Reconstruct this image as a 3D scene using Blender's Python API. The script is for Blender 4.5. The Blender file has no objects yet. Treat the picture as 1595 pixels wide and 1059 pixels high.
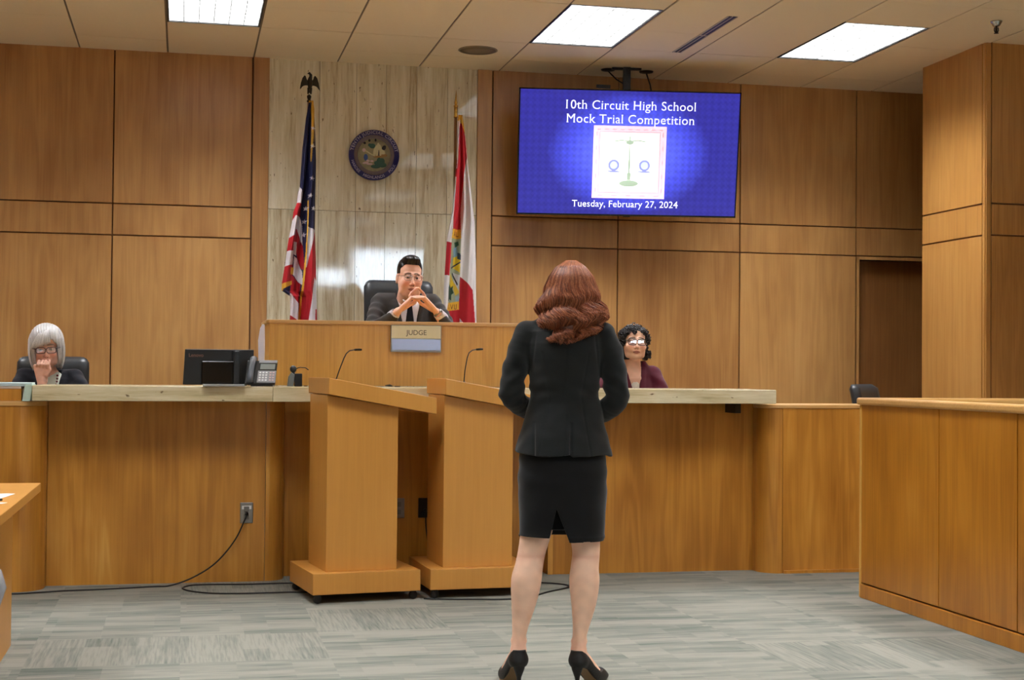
import bpy, bmesh, math, random
import numpy as np
from mathutils import Vector, Matrix
random.seed(7); RS = np.random.RandomState(11)
SC = bpy.context.scene; COL = SC.collection
R = math.radians; PI = math.pi

# ------------------------------------------------------------------ camera
cam_d = bpy.data.cameras.new('camera'); cam = bpy.data.objects.new('camera', cam_d); COL.objects.link(cam)
F_PX, YAW, PITCH, ROLL = 2280.0, 0.2203, 0.0204, 0.0092
cam_d.sensor_fit = 'HORIZONTAL'; cam_d.sensor_width = 36.0; cam_d.lens = F_PX/1595*36.0
cam_d.clip_start = 0.05; cam_d.clip_end = 100
_f = Vector((math.sin(YAW)*math.cos(PITCH), math.cos(YAW)*math.cos(PITCH), math.sin(PITCH)))
_r = Vector((math.cos(YAW), -math.sin(YAW), 0)); _u = _r.cross(_f)
_r2 = math.cos(ROLL)*_r + math.sin(ROLL)*_u; _u2 = -math.sin(ROLL)*_r + math.cos(ROLL)*_u
cam.matrix_world = Matrix(((_r2.x,_u2.x,-_f.x,0),(_r2.y,_u2.y,-_f.y,0),(_r2.z,_u2.z,-_f.z,1.2),(0,0,0,1)))
SC.camera = cam
# ------------------------------------------------------------------ world, exposure
wd = bpy.data.worlds.new('daylight'); SC.world = wd; wd.use_nodes = True
wd.node_tree.nodes['Background'].inputs[0].default_value = (0.72,0.86,1.0,1)
wd.node_tree.nodes['Background'].inputs[1].default_value = 20.0
SC.view_settings.view_transform = 'Standard'; SC.view_settings.look = 'None'
SC.view_settings.exposure = 0.0; SC.view_settings.gamma = 1.0; SC.view_settings.use_curve_mapping = False
LAMP = 58.0          # radiance of the ceiling light diffusers
SC.cycles.max_bounces = 8; SC.cycles.diffuse_bounces = 5

# ------------------------------------------------------------------ colour + materials
def lin(c):
    return tuple((v/255/12.92 if v/255 <= .04045 else ((v/255+.055)/1.055)**2.4) for v in c)
class NT:
    def __init__(s, name):
        m = bpy.data.materials.new(name); m.use_nodes = True; s.m = m; s.t = m.node_tree; s.N = s.t.nodes
        s.b = s.N['Principled BSDF']; s.out = s.N['Material Output']
    def n(s, typ, **k):
        o = s.N.new(typ)
        for a, v in k.items():
            if a.startswith('i_'):
                o.inputs[a[2:].replace('_', ' ')].default_value = v
            else: setattr(o, a, v)
        return o
    def l(s, a, b): s.t.links.new(a, b)
    def ramp(s, fac, stops, interp='LINEAR'):
        r = s.n('ShaderNodeValToRGB'); r.color_ramp.interpolation = interp
        e = r.color_ramp.elements
        while len(e) < len(stops): e.new(.5)
        for i, (p, c) in enumerate(stops): e[i].position = p; e[i].color = (*c, 1) if len(c) == 3 else c
        s.l(fac, r.inputs[0]); return r.outputs[0]
    def mix(s, fac, a, b, mode='MIX'):
        m = s.n('ShaderNodeMix', data_type='RGBA', blend_type=mode)
        for v, i in ((fac, 0), (a, 6), (b, 7)):
            if hasattr(v, 'links'): s.l(v, m.inputs[i])
            elif i == 0: m.inputs[0].default_value = v
            else: m.inputs[i].default_value = (*v, 1)
        return m.outputs[2]
    def math(s, op, a, b=None, c=None):
        m = s.n('ShaderNodeMath', operation=op)
        for i, v in enumerate((a, b, c)):
            if v is None: continue
            if hasattr(v, 'links'): s.l(v, m.inputs[i])
            else: m.inputs[i].default_value = v
        return m.outputs[0]
    def bump(s, h, strength, dist=.001):
        b = s.n('ShaderNodeBump'); b.inputs['Strength'].default_value = strength; b.inputs['Distance'].default_value = dist
        s.l(h, b.inputs['Height']); s.l(b.outputs[0], s.b.inputs['Normal'])
def flat(name, rgb, rough=.6, metal=0, spec=None, noise=0, nscale=60, coat=0):
    t = NT(name); t.b.inputs['Roughness'].default_value = rough; t.b.inputs['Metallic'].default_value = metal
    if spec is not None: t.b.inputs['Specular IOR Level'].default_value = spec
    t.b.inputs['Coat Weight'].default_value = coat
    c = lin(rgb)
    tc = t.n('ShaderNodeTexCoord'); nz = t.n('ShaderNodeTexNoise', i_Scale=nscale, i_Detail=4.0); t.l(tc.outputs['Object'], nz.inputs[0])
    a = max(noise, .03)
    t.l(t.mix(nz.outputs[0], tuple(v*(1-a) for v in c), tuple(min(1, v*(1+a)) for v in c)), t.b.inputs['Base Color'])
    return t.m
def emis(name, rgb, s):
    t = NT(name); t.b.inputs['Base Color'].default_value = (*lin(rgb), 1); t.b.inputs['Roughness'].default_value = .3
    t.b.inputs['Emission Color'].default_value = (*lin(rgb), 1); t.b.inputs['Emission Strength'].default_value = s
    return t.m
def pidvec(t, k=7.3):
    tc = t.n('ShaderNodeTexCoord'); at = t.n('ShaderNodeAttribute', attribute_name='pid')
    v = t.n('ShaderNodeVectorMath', operation='SCALE'); t.l(at.outputs['Vector'], v.inputs[0]); v.inputs['Scale'].default_value = k
    a = t.n('ShaderNodeVectorMath', operation='ADD'); t.l(tc.outputs['Object'], a.inputs[0]); t.l(v.outputs[0], a.inputs[1])
    return a.outputs[0], at.outputs['Fac']
def wood(name, dark, mid, light, rough=.34, grain=1.0, fig=1.0, scale=1.0, horiz=False, blotch=.35):
    """veneer with vertical grain: fine fibres, cathedral figure and slow tonal drift, per-panel offset"""
    t = NT(name); v, f = pidvec(t)
    def mp(sx, sy, sz):
        if horiz: sx, sz = sz, sx
        m = t.n('ShaderNodeMapping'); m.inputs['Scale'].default_value = (sx*scale, sy*scale, sz*scale); t.l(v, m.inputs[0]); return m.outputs[0]
    n1 = t.n('ShaderNodeTexNoise', i_Scale=1.0, i_Detail=5.0, i_Roughness=.6); t.l(mp(95, 95, 2.2), n1.inputs[0])
    n2 = t.n('ShaderNodeTexNoise', i_Scale=1.0, i_Detail=3.0, i_Roughness=.5, i_Distortion=.4); t.l(mp(7, 7, .55), n2.inputs[0])
    n3 = t.n('ShaderNodeTexNoise', i_Scale=1.0, i_Detail=2.0); t.l(mp(3.6, 3.6, 1.7), n3.inputs[0])
    # cathedral lines: banded slow noise
    bands = t.math('SINE', t.math('MULTIPLY', n2.outputs[0], 34.0))
    bands = t.math('MULTIPLY_ADD', bands, .5*fig*.35, .5)
    s = t.math('MULTIPLY_ADD', n1.outputs[0], .42*grain, t.math('MULTIPLY', bands, .5))
    s = t.math('ADD', s, t.math('MULTIPLY_ADD', n3.outputs[0], blotch, -blotch*.5))
    s = t.math('ADD', s, t.math('MULTIPLY_ADD', t.math('FRACT', t.math('MULTIPLY', f, 3.7)), .16, -.04))
    c = t.ramp(s, [(.22, lin(dark)), (.5, lin(mid)), (.8, lin(light))])
    t.l(c, t.b.inputs['Base Color']); t.b.inputs['Roughness'].default_value = rough
    t.bump(n1.outputs[0], .12, .0006)
    return t.m
M = {}
M['wall_wood'] = wood('wall_veneer', (164,114,64), (200,152,92), (216,172,114), rough=.33, fig=.5, grain=.55, blotch=.4)
M['front_wood'] = wood('counter_veneer', (160,104,36), (198,138,56), (226,176,90), rough=.3, fig=.7, grain=.6, blotch=.65)
M['jury_wood'] = wood('jury_veneer', (152,94,28), (190,126,42), (214,156,68), rough=.3, fig=.5, grain=.7, blotch=.5)
M['bench_wood'] = wood('bench_veneer', (180,126,52), (212,160,76), (226,180,100), rough=.3, fig=.4, blotch=.25)
M['podium_wood'] = wood('podium_maple', (184,126,54), (206,148,68), (216,162,86), rough=.4, fig=.15, grain=.5, blotch=.15)
M['rail_wood'] = wood('rail_oak', (182,134,74), (208,162,98), (224,184,124), rough=.3, fig=.2, horiz=True, blotch=.2)
M['pier_wood'] = wood('pier_veneer', (150,100,48), (186,134,70), (206,158,92), rough=.3, fig=.5, blotch=.25)
M['door_wood'] = wood('door_veneer', (120,76,38), (150,100,54), (170,118,70), rough=.35, fig=.3)
M['gap'] = flat('groove_shadow_backing', (110,68,32), .7)

def travertine(name, horiz=False, base=((174,152,116),(216,206,176),(234,227,206)), rough=.05, sc=1.0):
    t = NT(name); v, f = pidvec(t, 5.1)
    def mp(sx, sy, sz):
        if horiz: sx, sz = sz, sx
        m = t.n('ShaderNodeMapping'); m.inputs['Scale'].default_value = (sx*sc, sy*sc, sz*sc); t.l(v, m.inputs[0]); return m.outputs[0]
    a = t.n('ShaderNodeTexNoise', i_Scale=1.0, i_Detail=6.0, i_Roughness=.62, i_Distortion=.5); t.l(mp(15, 15, 1.1), a.inputs[0])
    b = t.n('ShaderNodeTexNoise', i_Scale=1.0, i_Detail=4.0, i_Roughness=.7, i_Distortion=.3); t.l(mp(48, 48, 3.5), b.inputs[0])
    d = t.n('ShaderNodeTexNoise', i_Scale=1.0, i_Detail=2.0); t.l(mp(60, 60, 22), d.inputs[0])
    s = t.math('MULTIPLY_ADD', b.outputs[0], .5, t.math('MULTIPLY', a.outputs[0], .62))
    s = t.math('ADD', s, t.math('MULTIPLY_ADD', t.math('FRACT', t.math('MULTIPLY', f, 5.3)), .10, -.07))
    c = t.ramp(s, [(.36, lin(base[0])), (.52, lin(base[1])), (.68, lin(base[2]))])
    pit = t.ramp(d.outputs[0], [(.25, (0,0,0)), (.29, (1,1,1))])
    c = t.mix(t.math('SUBTRACT', 1.0, pit), c, lin((122,104,78)))
    t.l(c, t.b.inputs['Base Color']); t.b.inputs['Roughness'].default_value = rough; t.b.inputs['Specular IOR Level'].default_value = .85 if not horiz else .5
    return t.m
M['marble'] = travertine('travertine_wall')
M['slab'] = travertine('granite_worktop', True, ((158,144,106),(206,192,152),(226,216,184)), .2, 1.0)
M['slab_light'] = travertine('granite_worktop_light', True, ((184,168,128),(204,190,152),(218,206,172)), .2, .8)

def carpet():
    t = NT('carpet_tiles'); tc = t.n('ShaderNodeTexCoord')
    T = .61
    vm = t.n('ShaderNodeVectorMath', operation='SCALE'); t.l(tc.outputs['Object'], vm.inputs[0]); vm.inputs['Scale'].default_value = 1/T
    fl = t.n('ShaderNodeVectorMath', operation='FLOOR'); t.l(vm.outputs[0], fl.inputs[0])
    wn = t.n('ShaderNodeTexWhiteNoise', noise_dimensions='2D'); t.l(fl.outputs[0], wn.inputs[0])
    off = t.n('ShaderNodeVectorMath', operation='SCALE'); t.l(wn.outputs['Color'], off.inputs[0]); off.inputs['Scale'].default_value = 30
    p = t.n('ShaderNodeVectorMath', operation='ADD'); t.l(tc.outputs['Object'], p.inputs[0]); t.l(off.outputs[0], p.inputs[1])
    def blocks(sx, sy, j):      # rectangular dashes of mixed greys
        m = t.n('ShaderNodeMapping'); m.inputs['Scale'].default_value = (sx, sy, 1); m.inputs['Location'].default_value = (j, j*1.7, 0); t.l(p.outputs[0], m.inputs[0])
        f2 = t.n('ShaderNodeVectorMath', operation='FLOOR'); t.l(m.outputs[0], f2.inputs[0])
        w = t.n('ShaderNodeTexWhiteNoise', noise_dimensions='2D'); t.l(f2.outputs[0], w.inputs[0]); return w.outputs['Value']
    def nz(sx, sy):
        m = t.n('ShaderNodeMapping'); m.inputs['Scale'].default_value = (sx, sy, 1); t.l(p.outputs[0], m.inputs[0])
        n = t.n('ShaderNodeTexNoise', i_Scale=1.0, i_Detail=3.0); t.l(m.outputs[0], n.inputs[0]); return n.outputs[0]
    def pattern(a, b):
        s = t.math('MULTIPLY', blocks(a*2.2, b*9, 0), .15)
        s = t.math('MULTIPLY_ADD', blocks(a*4.5, b*22, 3.3), .12, s)
        s = t.math('MULTIPLY_ADD', nz(a*1.6, b*10), .55, s)
        return t.math('MULTIPLY_ADD', nz(a*5, b*95), .5, s)
    m1 = t.n('ShaderNodeMapping'); m1.inputs['Scale'].default_value = (1,1,1)
    A = pattern(1, 1)
    sw = t.math('GREATER_THAN', wn.outputs['Value'], .82)
    m2 = t.n('ShaderNodeMapping'); m2.inputs['Rotation'].default_value = (0,0,PI/2); 
    q = t.n('ShaderNodeVectorMath', operation='ADD'); t.l(p.outputs[0], m2.inputs[0])
    keep = p; 
    class _P: pass
    pp = _P(); pp.outputs = [m2.outputs[0]]; p = pp
    def blocks2(sx, sy, j):
        m = t.n('ShaderNodeMapping'); m.inputs['Scale'].default_value = (sx, sy, 1); t.l(m2.outputs[0], m.inputs[0])
        f2 = t.n('ShaderNodeVectorMath', operation='FLOOR'); t.l(m.outputs[0], f2.inputs[0])
        w = t.n('ShaderNodeTexWhiteNoise', noise_dimensions='2D'); t.l(f2.outputs[0], w.inputs[0]); return w.outputs['Value']
    n9 = t.n('ShaderNodeMapping'); n9.inputs['Scale'].default_value = (5, 95, 1); t.l(m2.outputs[0], n9.inputs[0])
    nn = t.n('ShaderNodeTexNoise', i_Scale=1.0, i_Detail=3.0); t.l(n9.outputs[0], nn.inputs[0])
    B = t.math('MULTIPLY_ADD', blocks2(2.2, 9, 0), .18, t.math('MULTIPLY_ADD', nn.outputs[0], .6, .24))
    mx = t.n('ShaderNodeMix', data_type='FLOAT'); t.l(sw, mx.inputs[0]); t.l(A, mx.inputs[2]); t.l(B, mx.inputs[3])
    s = t.math('ADD', mx.outputs[0], t.math('MULTIPLY_ADD', wn.outputs['Value'], .08, -.07))
    c = t.ramp(s, [(.34, lin((86,94,88))), (.52, lin((118,120,112))), (.72, lin((142,140,130)))])
    t.l(c, t.b.inputs['Base Color']); t.b.inputs['Roughness'].default_value = .95; t.b.inputs['Specular IOR Level'].default_value = .15
    fn = t.n('ShaderNodeTexNoise', i_Scale=420.0, i_Detail=2.0); t.l(tc.outputs['Object'], fn.inputs[0]); t.bump(fn.outputs[0], .6, .004)
    return t.m
M['carpet'] = carpet()
M['tile'] = flat('ceiling_tile', (240,224,192), .9, noise=.05, nscale=220)
M['tbar'] = flat('ceiling_grid', (120,106,82), .6)
M['plaster'] = flat('painted_plaster', (205,196,178), .85)
M['black'] = flat('black_plastic', (12,12,13), .38)
M['black_gloss'] = flat('gloss_black_plastic', (9,10,11), .16)
M['rubber'] = flat('black_rubber', (20,20,20), .6)
M['leather'] = flat('black_leather', (42,45,48), .42, noise=.15, nscale=90)
M['chrome'] = flat('chrome', (190,190,190), .18, 1)
M['steel'] = flat('brushed_steel', (150,148,142), .35, .8)
M['brass'] = flat('brass', (190,150,70), .25, 1)
M['gold'] = flat('gold_fringe', (214,158,40), .6, noise=.2, nscale=300)
M['bronze'] = flat('dark_bronze', (46,40,28), .4, .6)
M['white'] = flat('white_paper', (232,232,232), .8)
M['mint'] = flat('pale_green_card', (190,214,200), .7)
M['grey_pl'] = flat('grey_phone_plastic', (150,152,156), .4)
M['dark_frame'] = flat('lamp_frame_dark', (30,28,26), .5)
M['louvre'] = flat('grey_enamel', (100,100,98), .6)
M['lamp'] = emis('lamp_diffuser', (250,252,255), LAMP)
M['cream'] = flat('cream_plate', (226,218,182), .5)

# ------------------------------------------------------------------ mesh builder
class MB:
    def __init__(s): s.v = []; s.f = []; s.p = []; s.m = []; s.mi = 0; s.sm = []; s.smooth = False
    def add(s, vs, fs, pid=None):
        if pid is None: pid = random.random()
        o = len(s.v); s.v.extend([tuple(map(float, q)) for q in vs])
        for f in fs: s.f.append(tuple(i+o for i in f)); s.p.append(pid); s.m.append(s.mi); s.sm.append(s.smooth)
        return s
    def box(s, x0, x1, y0, y1, z0, z1, pid=None):
        v = [(x,y,z) for z in (z0,z1) for y in (y0,y1) for x in (x0,x1)]
        return s.add(v, [(0,2,3,1),(4,5,7,6),(0,1,5,4),(2,6,7,3),(0,4,6,2),(1,3,7,5)], pid)
    def cbox(s, c, d, pid=None, rot=None):
        v = [Vector((x*d[0]/2, y*d[1]/2, z*d[2]/2)) for z in (-1,1) for y in (-1,1) for x in (-1,1)]
        if rot is not None: v = [rot @ q for q in v]
        v = [q+Vector(c) for q in v]
        return s.add(v, [(0,2,3,1),(4,5,7,6),(0,1,5,4),(2,6,7,3),(0,4,6,2),(1,3,7,5)], pid)
    def prism(s, poly, z0, z1, pid=None, axis='z'):
        n = len(poly)
        def P(a, b, c): return (a,b,c) if axis == 'z' else ((a,c,b) if axis == 'y' else (c,a,b))
        v = [P(a,b,z0) for a,b in poly] + [P(a,b,z1) for a,b in poly]
        f = [tuple(range(n))[::-1], tuple(range(n,2*n))] + [(i,(i+1)%n,(i+1)%n+n,i+n) for i in range(n)]
        if axis == 'y': f = [q[::-1] for q in f]
        return s.add(v, f, pid)
    def tube(s, pts, r, seg=8, pid=None, flat=None, caps=True):
        pts = [Vector(p) for p in pts]; n = len(pts); rr = r if hasattr(r, '__len__') else [r]*n
        vs = []; t0 = (pts[1]-pts[0]).normalized(); up = Vector((0,0,1)) if abs(t0.z) < .9 else Vector((0,1,0))
        a = t0.cross(up).normalized()
        for i in range(n):
            t = (pts[min(i+1,n-1)]-pts[max(i-1,0)])
            if t.length < 1e-9: t = t0
            t = t.normalized(); a = (a - t*a.dot(t))
            if a.length < 1e-6: a = t.orthogonal()
            a = a.normalized(); b = t.cross(a)
            for k in range(seg):
                an = 2*PI*k/seg; q = a*math.cos(an) + b*math.sin(an)*(flat or 1)
                vs.append(pts[i] + q*rr[i])
        fs = [(i*seg+k, i*seg+(k+1)%seg, (i+1)*seg+(k+1)%seg, (i+1)*seg+k) for i in range(n-1) for k in range(seg)]
        if caps: fs += [tuple(range(seg))[::-1], tuple(range((n-1)*seg, n*seg))]
        sm = s.smooth; s.smooth = True; s.add(vs, fs, pid); s.smooth = sm; return s
    def lathe(s, prof, c=(0,0,0), seg=24, axis='z', pid=None, rot=None):
        vs = []
        for r, h in prof:
            for k in range(seg):
                a = 2*PI*k/seg; x, y = r*math.cos(a), r*math.sin(a)
                q = Vector((x,y,h)) if axis == 'z' else (Vector((x,-h,y)) if axis == 'y' else Vector((h,x,y)))
                if rot is not None: q = rot @ q
                vs.append(q+Vector(c))
        n = len(prof)
        fs = [(i*seg+k, i*seg+(k+1)%seg, (i+1)*seg+(k+1)%seg, (i+1)*seg+k) for i in range(n-1) for k in range(seg)]
        if prof[0][0] > 1e-6: fs.append(tuple(range(seg))[::-1])
        if prof[-1][0] > 1e-6: fs.append(tuple(range((n-1)*seg, n*seg)))
        sm = s.smooth; s.smooth = True; s.add(vs, fs, pid); s.smooth = sm; return s
    def ell(s, c, r, seg=16, rings=10, rot=None, pid=None):
        vs = []; 
        for i in range(rings+1):
            th = PI*i/rings
            for k in range(seg):
                a = 2*PI*k/seg; q = Vector((r[0]*math.sin(th)*math.cos(a), r[1]*math.sin(th)*math.sin(a), r[2]*math.cos(th)))
                if rot is not None: q = rot @ q
                vs.append(q+Vector(c))
        fs = [(i*seg+k, (i+1)*seg+k, (i+1)*seg+(k+1)%seg, i*seg+(k+1)%seg) for i in range(rings) for k in range(seg)]
        sm = s.smooth; s.smooth = True; s.add(vs, fs, pid); s.smooth = sm; return s
    def build(s, name, mats, parent=None, loc=(0,0,0), rotz=0, bevel=0, bseg=2):
        me = bpy.data.meshes.new(name); me.from_pydata(s.v, [], s.f)
        for m in (mats if isinstance(mats, (list, tuple)) else [mats]): me.materials.append(m)
        me.polygons.foreach_set('material_index', s.m); me.polygons.foreach_set('use_smooth', s.sm)
        a = me.attributes.new('pid', 'FLOAT', 'FACE'); a.data.foreach_set('value', s.p)
        me.update(); me.validate()
        bm = bmesh.new(); bm.from_mesh(me); bmesh.ops.remove_doubles(bm, verts=bm.verts, dist=1e-6)
        bmesh.ops.recalc_face_normals(bm, faces=bm.faces); bm.to_mesh(me); bm.free()
        o = bpy.data.objects.new(name, me); COL.objects.link(o); o.location = loc; o.rotation_euler[2] = rotz
        if parent is not None: o.parent = parent
        if bevel:
            b = o.modifiers.new('bevel', 'BEVEL'); b.width = bevel; b.segments = bseg; b.limit_method = 'ANGLE'; b.angle_limit = R(40)
        return o
def tag(o, label=None, cat=None, group=None, kind=None):
    if label: o['label'] = label
    if cat: o['category'] = cat
    if group: o['group'] = group
    if kind: o['kind'] = kind
    return o
def thing(name, label, cat, loc=(0,0,0), rotz=0, group=None):
    o = bpy.data.objects.new(name, None); COL.objects.link(o); o.location = loc; o.rotation_euler[2] = rotz
    o.empty_display_size = .1
    return tag(o, label, cat, group)
def struct(o): o['kind'] = 'structure'; return o
def dup(root, loc=None, rotz=None, label=None, group=None):
    def cp(o, par):
        c = o.copy(); COL.objects.link(c)
        if par is not None: c.parent = par
        for ch in list(o.children): cp(ch, c)
        return c
    r = cp(root, None)
    if loc is not None: r.location = loc
    if rotz is not None: r.rotation_euler[2] = rotz
    if label: r['label'] = label
    if group: r['group'] = group
    return r
def text_mesh(mb, s, size, origin, ux, uz, depth=.0006, align='CENTER', serif=0, spacing=1.0, bold=0, arc=None, off=.0004, vscale=1.0):
    """lettering turned into mesh on the plane (origin, ux, uz); optional serifs; optional arc=(radius, mid_angle, dir)"""
    cu = bpy.data.curves.new('t', 'FONT'); cu.body = s; cu.size = size; cu.align_x = 'LEFT'; cu.space_character = spacing
    cu.offset = bold; cu.fill_mode = 'FRONT'; cu.resolution_u = 4
    ob = bpy.data.objects.new('t', cu); COL.objects.link(ob)
    dg = bpy.context.evaluated_depsgraph_get(); ev = ob.evaluated_get(dg); me = ev.to_mesh()
    V = [(v.co.x, v.co.y*vscale) for v in me.vertices]; Fc = [tuple(p.vertices) for p in me.polygons]
    ed = {}
    for p in me.polygons:
        for k in p.edge_keys: ed[k] = ed.get(k, 0)+1
    ev.to_mesh_clear(); bpy.data.objects.remove(ob); bpy.data.curves.remove(cu)
    if not V: return
    if serif:
        for (a, b), n in ed.items():
            if n == 1:
                (x0, y0), (x1, y1) = V[a], V[b]
                L = abs(x1-x0)
                if abs(y1-y0) < size*.004 and size*.038 < L < size*.125:
                    lo, hi = min(x0,x1)-serif*size, max(x0,x1)+serif*size
                    # which side is the glyph on: flat end near the baseline opens upward
                    up = 1 if y0 < size*.3*vscale else -1
                    o = len(V); V += [(lo,y0),(hi,y0),(hi,y0+up*size*.035),(lo,y0+up*size*.035)]; Fc.append((o,o+1,o+2,o+3))
    xs = [v[0] for v in V]; w = max(xs)-min(xs); sh = min(xs) + (w/2 if align == 'CENTER' else 0)
    O = Vector(origin); ux = Vector(ux); uz = Vector(uz); nrm = ux.cross(uz)
    out = []
    for x, y in V:
        x -= sh
        if arc:
            rad, mid, dr = arc
            if dr > 0: an = mid - x/rad; rr = rad + y
            else: an = mid + x/rad; rr = rad - y
            q = O + ux*(rr*math.cos(an)) + uz*(rr*math.sin(an))
        else: q = O + ux*x + uz*y
        out.append(q + nrm*off)
    mb.add(out, Fc)
# ================================================================== ROOM SHELL
WALL_Y, CEIL = 10.80, 3.46
XL, XR, YR = -6.0, 9.0, -4.0       # left wall, right wall, rear wall
m = MB(); m.box(XL-.2, XR+.2, YR-.2, WALL_Y+.3, -.12, 0); struct(m.build('floor', M['carpet']))
# raised platform floors behind the benches
m = MB(); m.box(-3, .5, 8.75, 10.78, 0.002, .15); m.box(2.3, 4.2, 8.75, 10.78, .002, .15); struct(m.build('floor_platform_low', M['carpet']))
m = MB(); m.box(.5, 2.3, 9.02, 10.78, 0.002, .42); struct(m.build('floor_platform_high', M['carpet']))
# back wall -------------------------------------------------------
def panels(mb, xs, zs, y, g=.009, th=.018, skip=(), jit=.0):
    for i in range(len(xs)-1):
        for j in range(len(zs)-1):
            if (i, j) in skip: continue
            mb.box(xs[i]+g/2, xs[i+1]-g/2, y-th, y, zs[j]+g/2, zs[j+1]-g/2)
m = MB(); zs = [0, 2.135, 2.36, CEIL+.02]
m.mi = 1
m.box(XL, .58, WALL_Y, WALL_Y+.2, 0, CEIL+.1); m.box(.58, 2.133, WALL_Y+.02, WALL_Y+.2, 0, CEIL+.1)
m.box(2.133, 5.25, WALL_Y, WALL_Y+.2, 0, CEIL+.1)
m.box(5.25, 6.15, WALL_Y, WALL_Y+.2, 2.105, CEIL+.1); m.box(6.15, XR, WALL_Y, WALL_Y+.2, 0, CEIL+.1)
m.mi = 0
xs = [.462-.973*k for k in range(7)][::-1]; xs[0] = XL
panels(m, xs, zs, WALL_Y)
m.box(.468, .582, WALL_Y-.024, WALL_Y+.02, 0, CEIL+.02)
m.box(2.133, 2.243, WALL_Y-.024, WALL_Y+.02, 0, CEIL+.02)
panels(m, [2.248, 3.24, 4.236, 5.221], zs, WALL_Y)
panels(m, [5.221, 6.17, 7.15, 8.1, XR], zs, WALL_Y, skip=[(0,0)])
m.box(5.226, 5.25, WALL_Y-.02, WALL_Y+.12, 0, 2.13); m.box(5.226, 6.17, WALL_Y-.02, WALL_Y+.12, 2.105, 2.13)
m.box(6.15, 6.17, WALL_Y-.02, WALL_Y+.12, 0, 2.13)
struct(m.build('wall_back', [M['wall_wood'], M['gap']], bevel=.002, bseg=1))
# marble feature in the middle of the back wall
m = MB(); g = .0025
for x0, x1 in ((.582,.95),(.95,1.222),(1.222,1.442),(1.442,1.672),(1.672,1.905),(1.905,2.133)):
    for z0, z1 in ((0,1.24),(1.24,2.36),(2.36,3.47)):
        if z0 == 1.24 and x0 in (1.222,): pass
        m.box(x0+g/2, x1-g/2, WALL_Y-.004, WALL_Y+.02, z0+g/2, z1-g/2)
struct(m.build('wall_back_marble', M['marble']))
# door in its recess
d = MB(); d.box(5.25, 6.15, WALL_Y+.10, WALL_Y+.145, 0, 2.105)
dr = struct(d.build('door_1', M['door_wood']))
h = MB(); h.tube([(6.06,WALL_Y+.10,1.0),(6.06,WALL_Y+.04,1.0),(5.95,WALL_Y+.04,1.0)], .009); h.build('door_handle', M['steel'], dr)
# projecting pier on the right
m = MB(); X0, Y0, Y1 = 5.302, 8.99, 9.86
m.mi = 1; m.box(X0+.012, XR, Y0+.012, Y1, 0, CEIL+.1); m.mi = 0
zp = [0, 2.147, 2.362, CEIL+.02]
for j in range(3):
    g = .0055
    m.box(X0, X0+.014, Y0+.045, Y1, zp[j]+g, zp[j+1]-g)
    for xa, xb in ((X0+.05, X0+1.02),(X0+1.03, X0+2.0),(X0+2.01, XR)):
        m.box(xa, xb, Y0, Y0+.014, zp[j]+g, zp[j+1]-g)
m.box(X0+.002, X0+.024, Y0+.012, Y0+.04, 0, CEIL+.02); m.box(X0+.010, X0+.044, Y0+.002, Y0+.03, 0, CEIL+.02)
struct(m.build('wall_right_pier', [M['pier_wood'], M['gap']], bevel=.0015, bseg=1))
# outer walls
m = MB(); m.mi = 1; m.box(XL-.2, XL, YR, WALL_Y, 0, CEIL+.1); m.mi = 0
for k in range(14): m.box(XL, XL+.018, YR+k*1.057+.006, YR+(k+1)*1.057-.006, 0, CEIL+.02)
struct(m.build('wall_left', [M['wall_wood'], M['gap']]))
m = MB(); m.mi = 1; m.box(XR, XR+.2, YR, WALL_Y, 0, CEIL+.1); m.mi = 0
for k in range(14): m.box(XR-.018, XR, YR+k*1.057+.006, YR+(k+1)*1.057-.006, 0, CEIL+.02)
struct(m.build('wall_right', [M['wall_wood'], M['gap']]))
# rear wall with a row of windows (they are what the polished stone mirrors)
WIN = [(2.20,2.80),(2.83,4.21),(4.23,4.64)]
WZ = [(2.62,2.97),(2.50,3.33),(2.66,3.35)]
m = MB(); xs = [XL]+[v for w in WIN for v in w]+[XR]
for i in range(0, len(xs), 2): m.box(xs[i], xs[i+1], YR-.2, YR, 0, CEIL+.1)
for (a, b), (z0, z1) in zip(WIN, WZ): m.box(a, b, YR-.2, YR, 0, z0); m.box(a, b, YR-.2, YR, z1, CEIL+.1)
struct(m.build('wall_rear', M['wall_wood']))
gl = NT('window_glass'); gl.b.inputs['Roughness'].default_value = 0; gl.b.inputs['Transmission Weight'].default_value = 1; gl.b.inputs['IOR'].default_value = 1.01
for i, ((a, b), (z0, z1)) in enumerate(zip(WIN, WZ)):
    f = MB(); t = .04
    f.box(a, b, YR-.12, YR-.06, z0, z0+t); f.box(a, b, YR-.12, YR-.06, z1-t, z1); f.box(a, a+t, YR-.12, YR-.06, z0, z1); f.box(b-t, b, YR-.12, YR-.06, z0, z1)
    w = struct(f.build('window_%d' % (i+1), M['steel']))
    p = MB(); p.box(a+t, b-t, YR-.095, YR-.09, z0+t, z1-t); p.build('window_pane', gl.m, w)
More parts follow.
